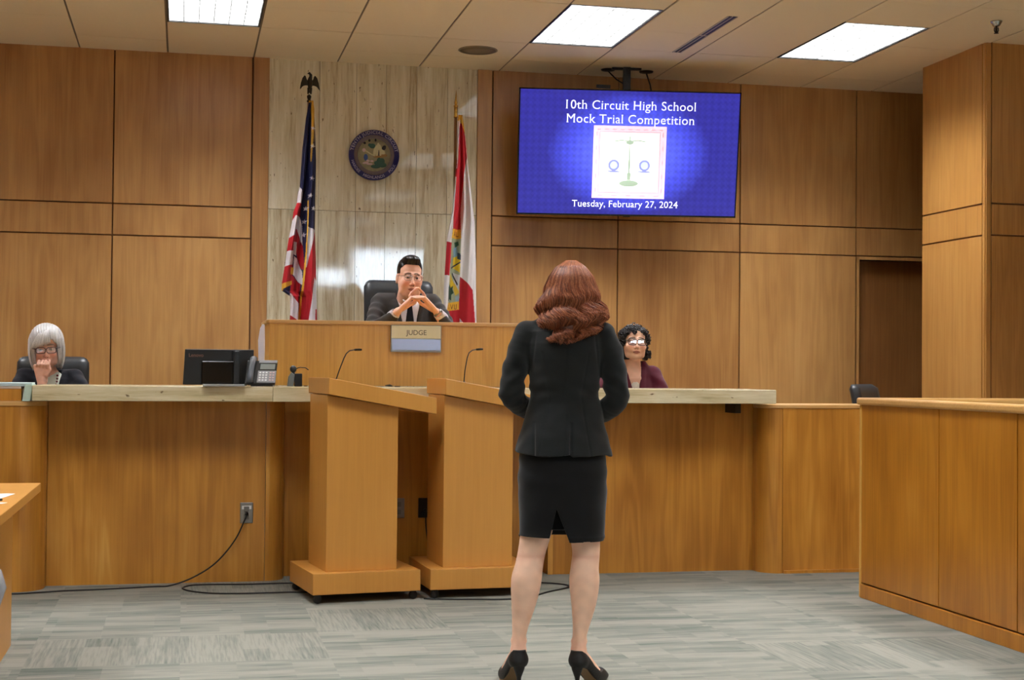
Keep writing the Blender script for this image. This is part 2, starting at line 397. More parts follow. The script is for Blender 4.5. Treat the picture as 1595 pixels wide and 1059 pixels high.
# ceiling ---------------------------------------------------------
CX = [-.7526+.61*i for i in range(-9, 17)]; CY = [WALL_Y]+[WALL_Y-.4208-.5594*j for j in range(0, 26)]
LIGHTS = [(1,1),(5,1),(8,1)]          # (column index in original numbering, first row)
ROWS2 = [(1,7),(5,7),(8,7),(-3,1),(-3,7),(12,7),(-3,13),(1,13),(5,13),(8,13),(12,13),(-3,19),(1,19),(5,19),(8,19),(12,19)]  # presumed fittings out of view, added for the light they give
holes = set()
for c, r in LIGHTS+ROWS2: holes.add((c, r)); holes.add((c, r+1))
m = MB(); m.mi = 1
m.box(XL, XR, YR, WALL_Y, CEIL+.13, CEIL+.18)
m.mi = 0
for i in range(len(CX)-1):
    x0, x1 = max(CX[i], XL), min(CX[i+1], XR)
    if x1-x0 < .02: continue
    for j in range(len(CY)-1):
        if CY[j] < YR: continue
        if (i-9, j-1) in holes: continue
        y1, y0 = CY[j], max(CY[j+1], YR)
        dz = random.uniform(-.0008, .0015)
        m.box(x0+.0065, x1-.0065, y0+.0016, y1-.0016, CEIL+dz, CEIL+.016+dz, 0.5)
m.mi = 1
for i in range(len(CX)):       # depth runners, set slightly above the tile face so they read as dark slots
    if XL < CX[i] < XR:
        m.box(CX[i]-.0085, CX[i]+.0085, YR, WALL_Y, CEIL+.006, CEIL+.03)
for j in range(len(CY)):
    if CY[j] > YR: m.box(XL, XR, CY[j]-.003, CY[j]+.003, CEIL+.0075, CEIL+.012) if False else None
struct(m.build('ceiling', [M['tile'], M['tbar']]))
# light fittings
def make_light():
    t = thing('ceiling_light', 'x', 'ceiling light', group='recessed ceiling lights')
    W, L, H = .61, 1.1188, .105
    f = MB(); a = .016
    f.box(-W/2+.006, -W/2+a, 0, L, .0, H); f.box(W/2-a, W/2-.006, 0, L, .0, H); f.box(-W/2+.006, W/2-.006, .004, a, 0, H); f.box(-W/2+.006, W/2-.006, L-a, L-.004, 0, H)
    f.build('frame', M['dark_frame'], t)
    f = MB(); b = a+.003; f.box(-W/2+a, -W/2+b, a, L-a, .006, .066); f.box(W/2-b, W/2-a, a, L-a, .006, .066); f.box(-W/2+a, W/2-a, a, b, .006, .066); f.box(-W/2+a, W/2-a, L-b, L-a, .006, .066); f.build('reflector', M['louvre'], t)
    d = MB(); d.box(-W/2+a, W/2-a, a, L-a, .066, .071); d.build('diffuser', M['lamp'], t)
    l = MB(); n1, n2 = 6, 11
    for k in range(1, n1): x = -W/2+a+(W-2*a)*k/n1; l.box(x-.0015, x+.0015, a, L-a, .004, .062)
    for k in range(1, n2): y = a+(L-2*a)*k/n2; l.box(-W/2+a, W/2-a, y-.0015, y+.0015, .004, .062)
    l.build('louvre', M['louvre'], t)
    h = MB(); h.box(-W/2+a, W/2-a, a, L-a, .08, H); h.build('housing', M['tbar'], t)
    return t
LT = make_light(); first = True
labs = {(1,1):'recessed ceiling light at the top left, cut off by the frame', (5,1):'recessed ceiling light in the middle, above and left of the hanging screen', (8,1):'recessed ceiling light on the right, nearest the square wooden pier'}
for c, r in LIGHTS+ROWS2:
    loc = (-.7526+.61*(c+.5), CY[r+1]-2*.5594, CEIL)
    if loc[0] < XL+.3 or loc[0] > XR-.3: continue
    if first: LT.location = loc; o = LT; first = False
    else: o = dup(LT, loc)
    o['label'] = labs.get((c, r), 'unseen recessed ceiling light, presumed like the visible ones and added to light the room')
    if (c, r) not in LIGHTS: o['group'] = 'unseen recessed ceiling lights added to light the room'
# slot vent between ceiling tiles
t = thing('ceiling_vent', 'long narrow two-slot air vent in the ceiling beside the middle light', 'air vent', (3.375, 9.29, CEIL))
v = MB(); v.box(-.034, -.026, -.55, .53, -.006, .012); v.box(.026, .034, -.55, .53, -.006, .012); v.box(-.003, .003, -.55, .53, -.005, .012); v.box(-.034,.034,-.02,-.005,-.005,.01); v.build('frame', M['plaster'], t)
v = MB(); v.box(-.026, -.003, -.55, .53, -.0025, .003); v.box(.003, .026, -.55, .53, -.0025, .003); v.build('slot', M['black'], t)
# flush round speaker
t = thing('ceiling_speaker', 'round flush speaker grille in the ceiling above the state seal', 'speaker', (2.0, 10.12, CEIL))
v = MB(); v.lathe([(.138,0),(.14,-.004),(.13,-.008),(.128,-.006)], seg=40); v.build('rim', flat('speaker_rim', (150,134,106), .6), t)
v = MB(); v.lathe([(.128,-.006),(.06,-.009),(0,-.010)], seg=40); v.build('grille', flat('speaker_grille', (132,116,88), .7, noise=.3, nscale=500), t)
# sprinkler head
t = thing('sprinkler', 'chrome sprinkler head hanging from the ceiling above the wooden pier', 'sprinkler', (5.046, 8.429, CEIL))
v = MB(); v.lathe([(0,-.0),(.038,-.001),(.036,-.008),(.022,-.03),(.016,-.034),(0,-.034)], seg=20); v.build('escutcheon', M['chrome'], t)
v = MB(); v.tube([(0,0,-.03),(0,0,-.075)], .008); v.tube([(-.013,0,-.04),(-.015,0,-.06),(-.006,0,-.076)], .0035); v.tube([(.013,0,-.04),(.015,0,-.06),(.006,0,-.076)], .0035); v.build('body', M['bronze'], t)
v = MB(); v.lathe([(0,-.076),(.016,-.077),(.016,-.079),(0,-.08)], seg=16); v.build('deflector', M['bronze'], t)
# ================================================================== BENCHES AND COUNTERS
WOODM = [M['front_wood'], M['rail_wood'], M['gap']]
def arcpts(cx, cy, r, a0, a1, n=10): return [(cx+r*math.cos(R(a0+(a1-a0)*k/n)), cy+r*math.sin(R(a0+(a1-a0)*k/n))) for k in range(n+1)]
# left low partition, its rounded end meeting the recessed counter front
def lowwall(name, label, poly_outer, z, rail_poly, rail_label=None):
    t = thing(name, label, 'partition', (0,0,0))
    return t
t = thing('partition', 'low curved-end wooden partition at the left below the paper stack', 'partition', (-1.5,8.3,0))
a = arcpts(-.86, 8.29, .14, 270, 360, 12)
poly = [(XL+.02, 8.15)]+a+[(-.72, 8.42),(-.74,8.62),(XL+.02, 8.62)]
def loc2(poly, ox, oy): return [(x-ox, y-oy) for x, y in poly]
m = MB(); pp = loc2(poly, -1.5, 8.3)
m.prism(pp, 0, .985, .3); 
m.build('panel', M['front_wood'], t)
m = MB(); m.prism([(x, y-.008 if y < .3 else y) for x, y in pp], .985, 1.01); m.build('rail', M['rail_wood'], t, bevel=.004)
# right low partition
t = thing('partition', 'low curved-end wooden partition right of the counter, beside the jury box', 'partition', (3.9,8.35,0))
a = arcpts(3.50, 8.32, .12, 180, 270, 12)
poly = [(3.38, 8.60)]+a+[(4.75, 8.20),(4.75,8.60)]
pp = loc2(poly, 3.9, 8.35)
m = MB(); m.prism(pp[:2]+pp[2:14]+[(3.50-3.9+.0, .25)], 0, .985, .62); m.box(3.503-3.9, .85, -.15, .25, 0, .985, .11)
m.build('panel', M['front_wood'], t)
m = MB(); m.prism([(x, y-.008) for x, y in pp], .985, 1.006); m.build('rail', M['rail_wood'], t, bevel=.004)
m = MB(); m.box(-.39, .86, -.165, -.148, 0, .018, .4); m.build('base_strip', M['front_wood'], t)
# counter base: recessed fronts
t = thing('counter', 'wooden counter front set back under the stone worktop', 'counter', (1.35,8.35,0))
def rel(mb, x0,x1,y0,y1,z0,z1,pid=None): mb.box(x0-1.35,x1-1.35,y0-8.35,y1-8.35,z0,z1,pid)
m = MB(); rel(m, -.718, .455, 8.36, 8.42, 0, 1.013, .21)
m.build('front_panel', M['front_wood'], t)
m = MB(); m.prism([(x-1.35, y-8.35) for x, y in [(.458,8.42)]+[(.458,8.36)]+arcpts(.458, 8.47, .11, 270, 360, 8)], 0, 1.013, .77); m.build('corner_panel', M['front_wood'], t)
m = MB(); rel(m, .46, 2.12, 8.54, 8.59, 0, 1.013, .43); m.build('front_panel', M['front_wood'], t)
m = MB(); rel(m, 2.10, 2.13, 8.36, 8.60, 0, 1.013, .5); rel(m, 2.13, 3.40, 8.37, 8.42, 0, 1.013, .83); m.build('front_panel', M['front_wood'], t)
m = MB(); rel(m, 3.20,3.235, 8.2, 8.37, .955, 1.012); m.build('bracket', M['black'], t)
# stone worktop
t = thing('worktop', 'long pale veined stone worktop running in front of the judge bench', 'worktop', (1.27,8.32,1.0135))
for x0, x1, mat in ((-.780,.475,'slab'),(.4755,.82,'slab_light'),(.8205,3.31,'slab')):
    m = MB()
    if x1 < 3: m.box(x0-1.27, x1-1.27, -.23, .30 if x1 < .48 else .095, 0, .082)
    else: m.prism([(x0-1.27,-.23),(3.413-1.27,-.23),(3.428-1.27,-.15),(3.428-1.27,.30),(2.215-1.27,.30),(2.215-1.27,.095),(x0-1.27,.095)], 0, .082)
    m.build('slab', M[mat], t, bevel=.004)
# judge's bench
t = thing('judge_bench', 'raised wooden judge bench with a nameplate, above the stone worktop', 'bench', (1.33,8.7,0))
def relb(mb, x0,x1,y0,y1,z0,z1,pid=None): mb.box(x0-1.33,x1-1.33,y0-8.7,y1-8.7,z0,z1,pid)
m = MB(); relb(m, .472, 2.198, 8.42, 8.46, 1.10, 1.452, .35); m.build('front_panel', M['bench_wood'], t)
m = MB(); relb(m, .4715, .50, 8.46, 9.0, 1.10, 1.452, .6); m.build('side_panel', M['bench_wood'], t)
m = MB(); relb(m, 2.17, 2.1985, 8.46, 9.0, 1.10, 1.452, .1); m.build('side_panel', M['bench_wood'], t)
m = MB(); m.prism([(x-1.33, y-8.7) for x, y in [(.50,8.405),(2.20,8.405),(2.215,8.42),(2.215,9.0),(2.16,9.0),(2.16,8.50),(.52,8.50),(.52,9.0),(.455,9.0),(.455,8.45),(.468,8.418)]], 1.452, 1.474); m.build('rail', M['rail_wood'], t, bevel=.005)
m = MB(); relb(m, .50, 2.17, 8.46, 9.0, 1.33, 1.365); m.build('desk_top', M['bench_wood'], t)
# brass-and-cream nameplate
t = thing('nameplate', 'cream JUDGE nameplate with a shiny lower strip on the bench front', 'nameplate', (1.31,8.404,1.375))
m = MB(); m.box(-.148,.148,-.012,-.001,-.078,.078); m.build('holder', M['steel'], t, bevel=.002)
m = MB(); m.box(-.144,.144,-.016,-.010,.002,.075); m.build('title_plate', M['cream'], t)
m = MB(); text_mesh(m, 'JUDGE', .040, (0.0,-.0162,.022), (1,0,0), (0,0,1), bold=.0004); m.build('lettering', flat('letter_grey', (110,105,84), .6), t)
m = MB(); m.cbox((0,-.014,-.035), (.282,.005,.062), rot=Matrix.Rotation(R(-3.2),3,'X')); m.build('name_strip', flat('polished_plate', (146,144,156), .3, 1), t)
# jury box
t = thing('jury_box', 'wood-panelled jury box wall with a thick oak top rail on the right', 'jury box', (3.55,4.6,0))
X = 0.0; yy = [7.28-4.6, 6.43-4.6, 5.75-4.6, 4.95-4.6, 4.15-4.6, 3.35-4.6, 2.55-4.6, 1.75-4.6, .95-4.6]
m = MB(); m.box(.014, .08, yy[-1], yy[0]-.03, 0, 1.03); m.build('core', M['gap'], t)
for k in range(len(yy)-1):
    m = MB(); m.box(0, .014, yy[k+1]+.004, yy[k]-(.028 if k == 0 else .004), .083, 1.03); m.build('panel', M['jury_wood'], t)
m = MB(); m.box(-.002, .09, yy[0]-.026, yy[0], 0, 1.03); m.build('end_post', M['bench_wood'], t, bevel=.006)
m = MB(); m.box(.09, 2.6, yy[0]-.05, yy[0], 0, 1.03); m.build('end_panel', M['jury_wood'], t)
m = MB(); m.box(-.006, .014, yy[-1], yy[0]-.026, 0, .074); m.build('plinth', M['jury_wood'], t, bevel=.003)
m = MB(); m.box(-.016, .11, yy[-1], yy[0]+.012, 1.03, 1.068); m.box(.11, 2.6, yy[0]-.09, yy[0]+.012, 1.03, 1.068); m.build('rail', M['rail_wood'], t, bevel=.012, bseg=3)
# ------------------------------------------------------------------ podiums
MICZ = []
def make_podium():
    t = thing('podium', 'x', 'podium', group='matching wooden podiums on castors')
    m = MB(); m.box(0, .572, 0, .543, .046, .155); m.build('base', M['podium_wood'], t, bevel=.003)
    m = MB(); m.box(.078, .457, .052, .44, .155, 1.09, .4)
    # top of the body is cut to the slope of the desk
    m2 = MB(); z = lambda x: 1.062-.17*(x-.078)
    v = [(.078,.052,.155),(.457,.052,.155),(.457,.44,.155),(.078,.44,.155),(.078,.052,z(.078)),(.457,.052,z(.457)),(.457,.44,z(.457)),(.078,.44,z(.078))]
    m2.add(v, [(0,3,2,1),(4,5,6,7),(0,1,5,4),(1,2,6,5),(2,3,7,6),(3,0,4,7)], .4)
    m2.build('body', M['podium_wood'], t, bevel=.002)
    m = MB(); z = lambda x: 1.066-.177*(x-.075)
    x0, x1 = .075, .655; v = []
    for zz in (0, .085):
        for x, y in ((x0,.012),(x1,.012),(x1,.472),(x0,.472)): v.append((x-(.0 if zz else 0), y, z(x)+zz))
    m.add(v, [(0,3,2,1),(4,5,6,7),(0,1,5,4),(1,2,6,5),(2,3,7,6),(3,0,4,7)], .8)
    m.build('top', M['podium_wood'], t, bevel=.003)
    for x, y in ((.03,.03),(.54,.03),(.54,.51),(.03,.51)):
        m = MB(); m.lathe([(0,-.009),(.021,-.009),(.0225,-.006),(.0225,.006),(.021,.009),(0,.009)], (x, y, .0225), 16, axis='y'); m.box(x-.012,x+.012,y-.014,y+.014,.038,.047); m.build('caster', M['rubber'], t)
    MICZ.append(z(.17)+.084)
    mic = MB(); zt = z(.2)+.085
    mic.lathe([(.016,0),(.016,.006),(.006,.012),(0,.012)], (.17,.26,z(.17)+.084), 14)
    mic.tube([(.17,.26,zt),(.19,.26,zt+.06),(.215,.26,zt+.125),(.228,.26,zt+.15),(.245,.26,zt+.165),(.27,.26,zt+.17)], .0032, 6)
    mo = mic.build('microphone', M['black'], t)
    h = MB(); h.tube([(.27,.26,zt+.17),(.275,.26,zt+.17),(.30,.26,zt+.171),(.312,.26,zt+.171)], [.0035,.006,.0062,.005], 8); h.build('mic_head', M['black_gloss'], mo)
    return t
pd = make_podium(); pd.location = (.653, 7.487, 0); pd.rotation_euler[2] = R(8.3)
pd['label'] = 'left of the two wooden podiums, nearer the worktop telephone'
o = dup(pd, (1.270, 7.570, 0), R(3.2), 'right wooden podium, partly hidden behind the standing woman')
zt = MICZ[0]; mic = MB(); mic.lathe([(.016,0),(.016,.006),(.006,.012),(0,.012)], (.235,.26,zt-.012), 14)
mic.tube([(.235,.26,zt-.005),(.240,.26,zt+.06),(.252,.26,zt+.13),(.262,.26,zt+.158),(.280,.26,zt+.172),(.30,.26,zt+.176)], .0032, 6)
h = MB(); h.tube([(.30,.26,zt+.176),(.305,.26,zt+.176),(.328,.26,zt+.178),(.34,.26,zt+.178)], [.0035,.006,.0062,.005], 8)
for c in list(o.children):
    if c.name.startswith('microphone'):
        for g_ in list(c.children): bpy.data.objects.remove(g_)
        bpy.data.objects.remove(c)
mo = mic.build('microphone', M['black'], o); h.build('mic_head', M['black_gloss'], mo)
# ------------------------------------------------------------------ foreground table at the left
t = thing('table', 'maple-coloured table with papers cut off by the left edge', 'table', (-.6,6.67,0))
m = MB(); m.box(-1.9, 0, -2.0, 0, .652, .69); m.build('top', M['podium_wood'], t, bevel=.003)
m = MB(); m.box(-.135, -.108, -1.9, -.055, 0, .652); m.build('end_panel', M['podium_wood'], t)
m = MB(); m.box(-1.8, -.135, -.12, -.095, .1, .652); m.build('modesty_panel', M['podium_wood'], t)
m = MB(); m.box(-.0, .06, -.11, .11, 0, .001); m.cbox((0,0,.0006), (.15,.30,.0008)); 
def paper(loc, rot, label, w=.216, h=.279, grp=None, mat='white', n=1):
    m = MB()
    m.cbox((0,0,.0004*n), (w,h,.0008*n)); o = m.build('paper', M[mat], None, loc, rot); tag(o, label, 'paper', grp); return o
paper((-.80, 6.02, .6905), R(82), 'white sheet on the left table, farther from the viewer')
paper((-.80, 5.66, .6905), R(70), 'white sheet on the left table, nearer one by the dark pen')
t = tag(MB().tube([(-.66,5.78,.6965),(-.70,5.70,.6965)], .005, 8).build('pen', M['black']), 'black pen lying at the corner of the nearer white sheet', 'pen')
# ================================================================== IMPLICIT-SURFACE TOOLKIT FOR FIGURES
def A3(v): return np.array(v, dtype=np.float32)
def sph(P, c, r): return np.sqrt(((P-A3(c))**2).sum(-1))-r
def elp(P, c, r, Rm=None):
    q = P-A3(c)
    if Rm is not None: q = q @ Rm
    r = A3(r); k0 = np.sqrt(((q/r)**2).sum(-1)); k1 = np.sqrt(((q/(r*r))**2).sum(-1))+1e-9
    return k0*(k0-1)/k1
def cap(P, a, b, ra, rb=None):
    a, b = A3(a), A3(b); rb = ra if rb is None else rb
    ba = b-a; pa = P-a; h = np.clip((pa@ba)/(ba@ba+1e-12), 0, 1)
    return np.sqrt(((pa-h[..., None]*ba)**2).sum(-1))-(ra+(rb-ra)*h)
def resample(pts, rs, n=4):
    pts = np.array(pts, float); rs = np.array(rs, float)
    if len(pts) < 3: return pts, rs
    A = np.concatenate([pts, rs[:, None]], 1); A = np.concatenate([2*A[:1]-A[1:2], A, 2*A[-1:]-A[-2:-1]])
    out = []
    for i in range(1, len(A)-2):
        for j in range(n):
            t = j/n; p0, p1, p2, p3 = A[i-1:i+3]
            out.append(.5*(2*p1+(p2-p0)*t+(2*p0-5*p1+4*p2-p3)*t*t+(3*p1-p0-3*p2+p3)*t**3))
    out.append(A[-2]); out = np.array(out); return out[:, :3], out[:, 3]
def chain(P, pts, rs, k=.01):
    d = None
    if k > .004:
        pts, rs = resample(pts, rs, 4); k = .0015
    for i in range(len(pts)-1):
        e = cap(P, pts[i], pts[i+1], rs[i], rs[i+1]); d = e if d is None else smin(d, e, k)
    return d
def smin(a, b, k):
    h = np.clip(.5+.5*(b-a)/k, 0, 1); return b+(a-b)*h-k*h*(1-h)
def smax(a, b, k): return -smin(-a, -b, k)
def loft(P, zs, cx, cy, hx, hy, p=2.0):
    z = P[..., 2]; o = np.argsort(zs); zs = np.array(zs)[o]
    I = lambda q: np.interp(z, zs, (np.array(q) if hasattr(q, '__len__') else np.full(len(zs), q))[o]).astype(np.float32)
    a, b = I(hx), I(hy); x = np.abs((P[..., 0]-I(cx))/a); y = np.abs((P[..., 1]-I(cy))/b)
    d = ((x**p+y**p)**(1/p)-1)*np.minimum(a, b)
    return np.maximum(d, np.maximum(z-zs[-1], zs[0]-z))
def wob(P, f, s=0.0):   # cheap smooth noise
    x, y, z = P[..., 0]*f, P[..., 1]*f, P[..., 2]*f
    return (np.sin(x+1.7*np.sin(z*.9+s)+s)*np.cos(y*1.1+s*2)+np.sin(z*1.3+1.3*np.sin(x*.8-s)+y))*.5
def nets(f, lo, hi, h):
    lo = np.array(lo, float); B = 8; n = np.ceil((np.array(hi)-lo)/h/B).astype(int)*B+1
    nb = (n-1)//B
    cc = np.stack(np.meshgrid(*[np.arange(k) for k in nb], indexing='ij'), -1).reshape(-1, 3)
    cen = (lo+(cc*B+B/2)*h).astype(np.float32)
    dc = f(cen); keep = np.abs(dc) < B*h*1.35
    G = np.empty(n, np.float32)
    full = np.where(dc.reshape(nb) < 0, -1.0, 1.0).astype(np.float32)
    G[:-1, :-1, :-1] = np.repeat(np.repeat(np.repeat(full, B, 0), B, 1), B, 2); G[-1] = 1; G[:, -1] = 1; G[:, :, -1] = 1
    off = np.stack(np.meshgrid(*[np.arange(B)]*3, indexing='ij'), -1).reshape(-1, 3)
    kc = cc[keep]
    for i in range(0, len(kc), 600):
        ix = (kc[i:i+600, None, :]*B+off[None]).reshape(-1, 3)
        G[ix[:, 0], ix[:, 1], ix[:, 2]] = f((lo+ix*h).astype(np.float32))
    G[0] = G[-1] = 1; G[:, 0] = G[:, -1] = 1; G[:, :, 0] = G[:, :, -1] = 1
    S = G < 0
    c = S[:-1,:-1,:-1].astype(np.int8)
    tot = sum(S[a:n[0]-1+a, b:n[1]-1+b, e:n[2]-1+e].astype(np.int8) for a in (0,1) for b in (0,1) for e in (0,1))
    act = (tot > 0) & (tot < 8); idx = np.argwhere(act)
    vid = -np.ones(act.shape, np.int32); vid[tuple(idx.T)] = np.arange(len(idx))
    acc = np.zeros((len(idx), 3)); cnt = np.zeros(len(idx))
    cor = [(a,b,e) for a in (0,1) for b in (0,1) for e in (0,1)]
    gv = {k: G[idx[:,0]+k[0], idx[:,1]+k[1], idx[:,2]+k[2]] for k in cor}
    for a in cor:
        for ax in range(3):
            if a[ax] == 0:
                b = list(a); b[ax] = 1; b = tuple(b); u, v = gv[a], gv[b]; m = (u < 0) != (v < 0)
                t = np.where(m, u/(u-v+1e-12), 0); p = np.tile(np.array(a, float), (len(idx), 1)); p[:, ax] += t
                acc += p*m[:, None]; cnt += m
    V = lo+(idx+acc/cnt[:, None])*h
    F = []
    for ax in range(3):
        o1, o2 = (ax+1) % 3, (ax+2) % 3
        sl = [slice(None)]*3; sl2 = [slice(None)]*3; sl[ax] = slice(0, -1); sl2[ax] = slice(1, None)
        A, Bm = S[tuple(sl)], S[tuple(sl2)]
        e = np.argwhere(A != Bm); e = e[(e[:, o1] > 0) & (e[:, o2] > 0) & (e[:, o1] < n[o1]-1) & (e[:, o2] < n[o2]-1)]
        inside = A[tuple(e.T)]
        q = []
        for d1, d2 in ((0,0),(-1,0),(-1,-1),(0,-1)):
            g = e.copy(); g[:, o1] += d1; g[:, o2] += d2; q.append(vid[tuple(g.T)])
        q = np.stack(q, 1); q[~inside] = q[~inside][:, ::-1]; F.append(q)
    F = np.concatenate(F); F = F[(F >= 0).all(1)]
    return V, F
def skin_mat(name, rough=.5, attr=True):
    t = NT(name); a = t.n('ShaderNodeAttribute', attribute_name='tint'); t.l(a.outputs['Color'], t.b.inputs['Base Color'])
    t.b.inputs['Roughness'].default_value = rough; t.b.inputs['Specular IOR Level'].default_value = .35
    t.b.inputs['Subsurface Weight'].default_value = .0
    return t.m
def sdf_obj(name, f, lo, hi, h, mat, parent, color=None, smooth=2, keep_big=False):
    V, F = nets(f, lo, hi, h)
    # light Laplacian relaxation
    if smooth:
        e = np.concatenate([F[:, [0,1]], F[:, [1,2]], F[:, [2,3]], F[:, [3,0]]]); 
        deg = np.bincount(e.ravel(), minlength=len(V)).astype(float)
        for _ in range(smooth):
            s = np.zeros_like(V)
            for k in range(3):
                s[:, k] = np.bincount(e[:, 0], V[e[:, 1], k], len(V))+np.bincount(e[:, 1], V[e[:, 0], k], len(V))
            V = V*.45+.55*s/np.maximum(deg, 1)[:, None]
    me = bpy.data.meshes.new(name)
    me.vertices.add(len(V)); me.vertices.foreach_set('co', V.ravel())
    me.loops.add(F.size); me.loops.foreach_set('vertex_index', F.ravel().astype(np.int32))
    me.polygons.add(len(F)); me.polygons.foreach_set('loop_start', np.arange(0, F.size, 4, dtype=np.int32))
    me.polygons.foreach_set('loop_total', np.full(len(F), 4, np.int32)); me.polygons.foreach_set('use_smooth', np.ones(len(F), bool))
    me.update(calc_edges=True); me.materials.append(mat)
    if color is not None:
        C = color(V); a = me.color_attributes.new('tint', 'FLOAT_COLOR', 'POINT')
        a.data.foreach_set('color', np.concatenate([C, np.ones((len(V), 1))], 1).astype(np.float32).ravel())
    o = bpy.data.objects.new(name, me); COL.objects.link(o)
    if parent is not None: o.parent = parent
    return o
def rotm(rx=0, ry=0, rz=0):
    return np.array((Matrix.Rotation(R(rz),3,'Z') @ Matrix.Rotation(R(ry),3,'Y') @ Matrix.Rotation(R(rx),3,'X')))
def inhead(P, c, Rm, s=1.0): return ((P-A3(c)) @ Rm.astype(np.float32))/np.array(s, dtype=np.float32)
def head_sdf(Q, w=1.0, jaw=1.0, nose=1.0, chin=1.0, full=1.0, ears=True, top=.121):
    """head in its own frame, eyes at z=0, face towards -y"""
    d = elp(Q, (0,.016,(top-.045)/2), (.075*w,.094,(top+.045)/2))
    d = smin(d, elp(Q, (0,-.028,-.045), (.057*w*jaw,.060,.072)), .03)
    d = smin(d, elp(Q, (0,-.052,-.092), (.030*jaw,.030,.024*chin)), .022)
    for s in (-1, 1):
        d = smin(d, sph(Q, (s*.036*w,-.056,-.034), .024*full), .02)
        d = smin(d, cap(Q, (s*.010,-.078,.019), (s*.044*w,-.062,.019), .0085), .012)
        d = smin(d, cap(Q, (s*.056*w,.0,-.02), (s*.045*w*jaw,-.03,-.085), .02), .02)
        d = smax(d, -elp(Q, (s*.031,-.094,-.001), (.017,.016,.011)), .01)
        d = smin(d, sph(Q, (s*.031,-.070,-.002), .0135), .003)
    d = smin(d, cap(Q, (0,-.082,.008), (0,-.104*nose,-.036), .0075, .0105), .010)
    for s in (-1, 1): d = smin(d, sph(Q, (s*.011,-.094,-.041), .0075), .006)
    d = smin(d, elp(Q, (0,-.083,-.064), (.026,.010,.010)), .012)
    d = smin(d, cap(Q, (-.014,-.0905,-.0645), (.014,-.0905,-.0645), .0042), .005)
    d = smin(d, cap(Q, (-.012,-.0890,-.0745), (.012,-.0890,-.0745), .0052), .005)
    d = smax(d, -cap(Q, (-.020,-.0965,-.0695), (.020,-.0965,-.0695), .0022), .003)
    if ears:
        for s in (-1, 1):
            e = elp(Q, (s*.079*w,.012,-.012), (.008,.018,.031)); e = smax(e, -elp(Q, (s*.088*w,.008,-.008), (.006,.010,.018)), .004)
            d = smin(d, e, .006)
    return d
def face_tint(V, c, Rm, skin, lips, brow, s=1.0, iris=(60,40,25), w=1.0, blush=.5, extra=None, browz=.024, lid=(90,60,50)):
    Q = inhead(V, c, Rm, s); x, y, z = Q.T; n = len(V)
    C = np.tile(np.array(lin(skin)), (n, 1))
    C *= (1+.05*wob(V, 90)[:, None])
    def put(mask, col): 
        m = np.clip(mask, 0, 1)[:, None]; C[:] = C*(1-m)+np.array(lin(col))*m
    front = (y < -.03) & (y > -.118) & (np.abs(x) < .09)
    red = tuple(min(255, k) for k in (skin[0]*.98, skin[1]*.80, skin[2]*.76))
    for sg in (-1, 1): put(blush*front*np.exp(-(((x-sg*.038)/.02)**2+((z+.035)/.018)**2)), red)
    put(.6*front*np.exp(-((x/.013)**2+((z+.040)/.012)**2)), red)
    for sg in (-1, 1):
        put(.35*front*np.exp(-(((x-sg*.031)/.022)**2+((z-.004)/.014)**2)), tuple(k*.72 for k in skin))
        ex, ez = (x-sg*.031), (z+.002)
        op = (np.abs(ex) < .0135) & (np.abs(ez+.0006) < .0044*(1-(ex/.0145)**2)) & front & (y < -.06)
        put(op*1.0, (204,192,184)); put((op & (ex**2+ez**2 < .0056**2))*1.0, iris)
        put((((np.abs(ex) < .015) & (np.abs(ez-.0048*(1-(ex/.0165)**2)) < .0019)) & front & (y < -.055))*.9, lid)
        bz = browz+.004-.0045*((np.abs(x)-.024)/.02)**2
        put(((np.abs(np.abs(x)-.030) < .020) & (x*sg > 0) & (np.abs(z-bz) < .0042) & front)*.85, brow)
    put(((np.abs(x) < .024*(1)) & (np.abs(z+.0695) < .0105*(1-(x/.0255)**2)) & (y < -.07) & (y > -.104))*.8, lips)
    put(((np.abs(x) < .021) & (np.abs(z+.0695) < .0015) & (y < -.07) & (y > -.104))*.7, tuple(k*.45 for k in lips))
    for sg in (-1, 1): put((((x-sg*.006)**2+(z+.0475)**2 < .0032**2) & front)*.7, tuple(k*.4 for k in skin))
    if extra is not None: extra(V, Q, C, put)
    return np.clip(C, 0, 1)
def hand_sdf(P, wrist, knuck, across, fingers, thumb, wr=.026, fr=.0085):
    """palm from wrist to knuckles; fingers = list of joint chains, thumb = chain"""
    wrist, knuck, across = [np.array(v, float) for v in (wrist, knuck, across)]
    ac = across/np.linalg.norm(across); d = None
    for k in (-.030,-.010,.010,.030):
        e = cap(P, wrist+ac*k*.55, knuck+ac*k, .0145, .0115); d = e if d is None else smin(d, e, .010)
    for j, ch in enumerate(fingers):
        d = smin(d, chain(P, ch, [fr*1.08, fr, fr*.92, fr*.8][:len(ch)], .003), .005)
    d = smin(d, chain(P, thumb, [.0125,.0105,.0085][:len(thumb)], .004), .010)
    return d
def hairmat(name, dark, mid, light, rough=.38):
    t = NT(name); a = t.n('ShaderNodeAttribute', attribute_name='pid')
    tc = t.n('ShaderNodeTexCoord'); nz = t.n('ShaderNodeTexNoise', i_Scale=150.0, i_Detail=3.0); t.l(tc.outputs['Object'], nz.inputs[0])
    s = t.math('MULTIPLY_ADD', nz.outputs[0], .5, t.math('MULTIPLY', a.outputs['Fac'], .6))
    t.l(t.ramp(s, [(.2, lin(dark)), (.55, lin(mid)), (.9, lin(light))]), t.b.inputs['Base Color'])
    t.b.inputs['Roughness'].default_value = rough; t.b.inputs['Specular IOR Level'].default_value = .45
    return t.m
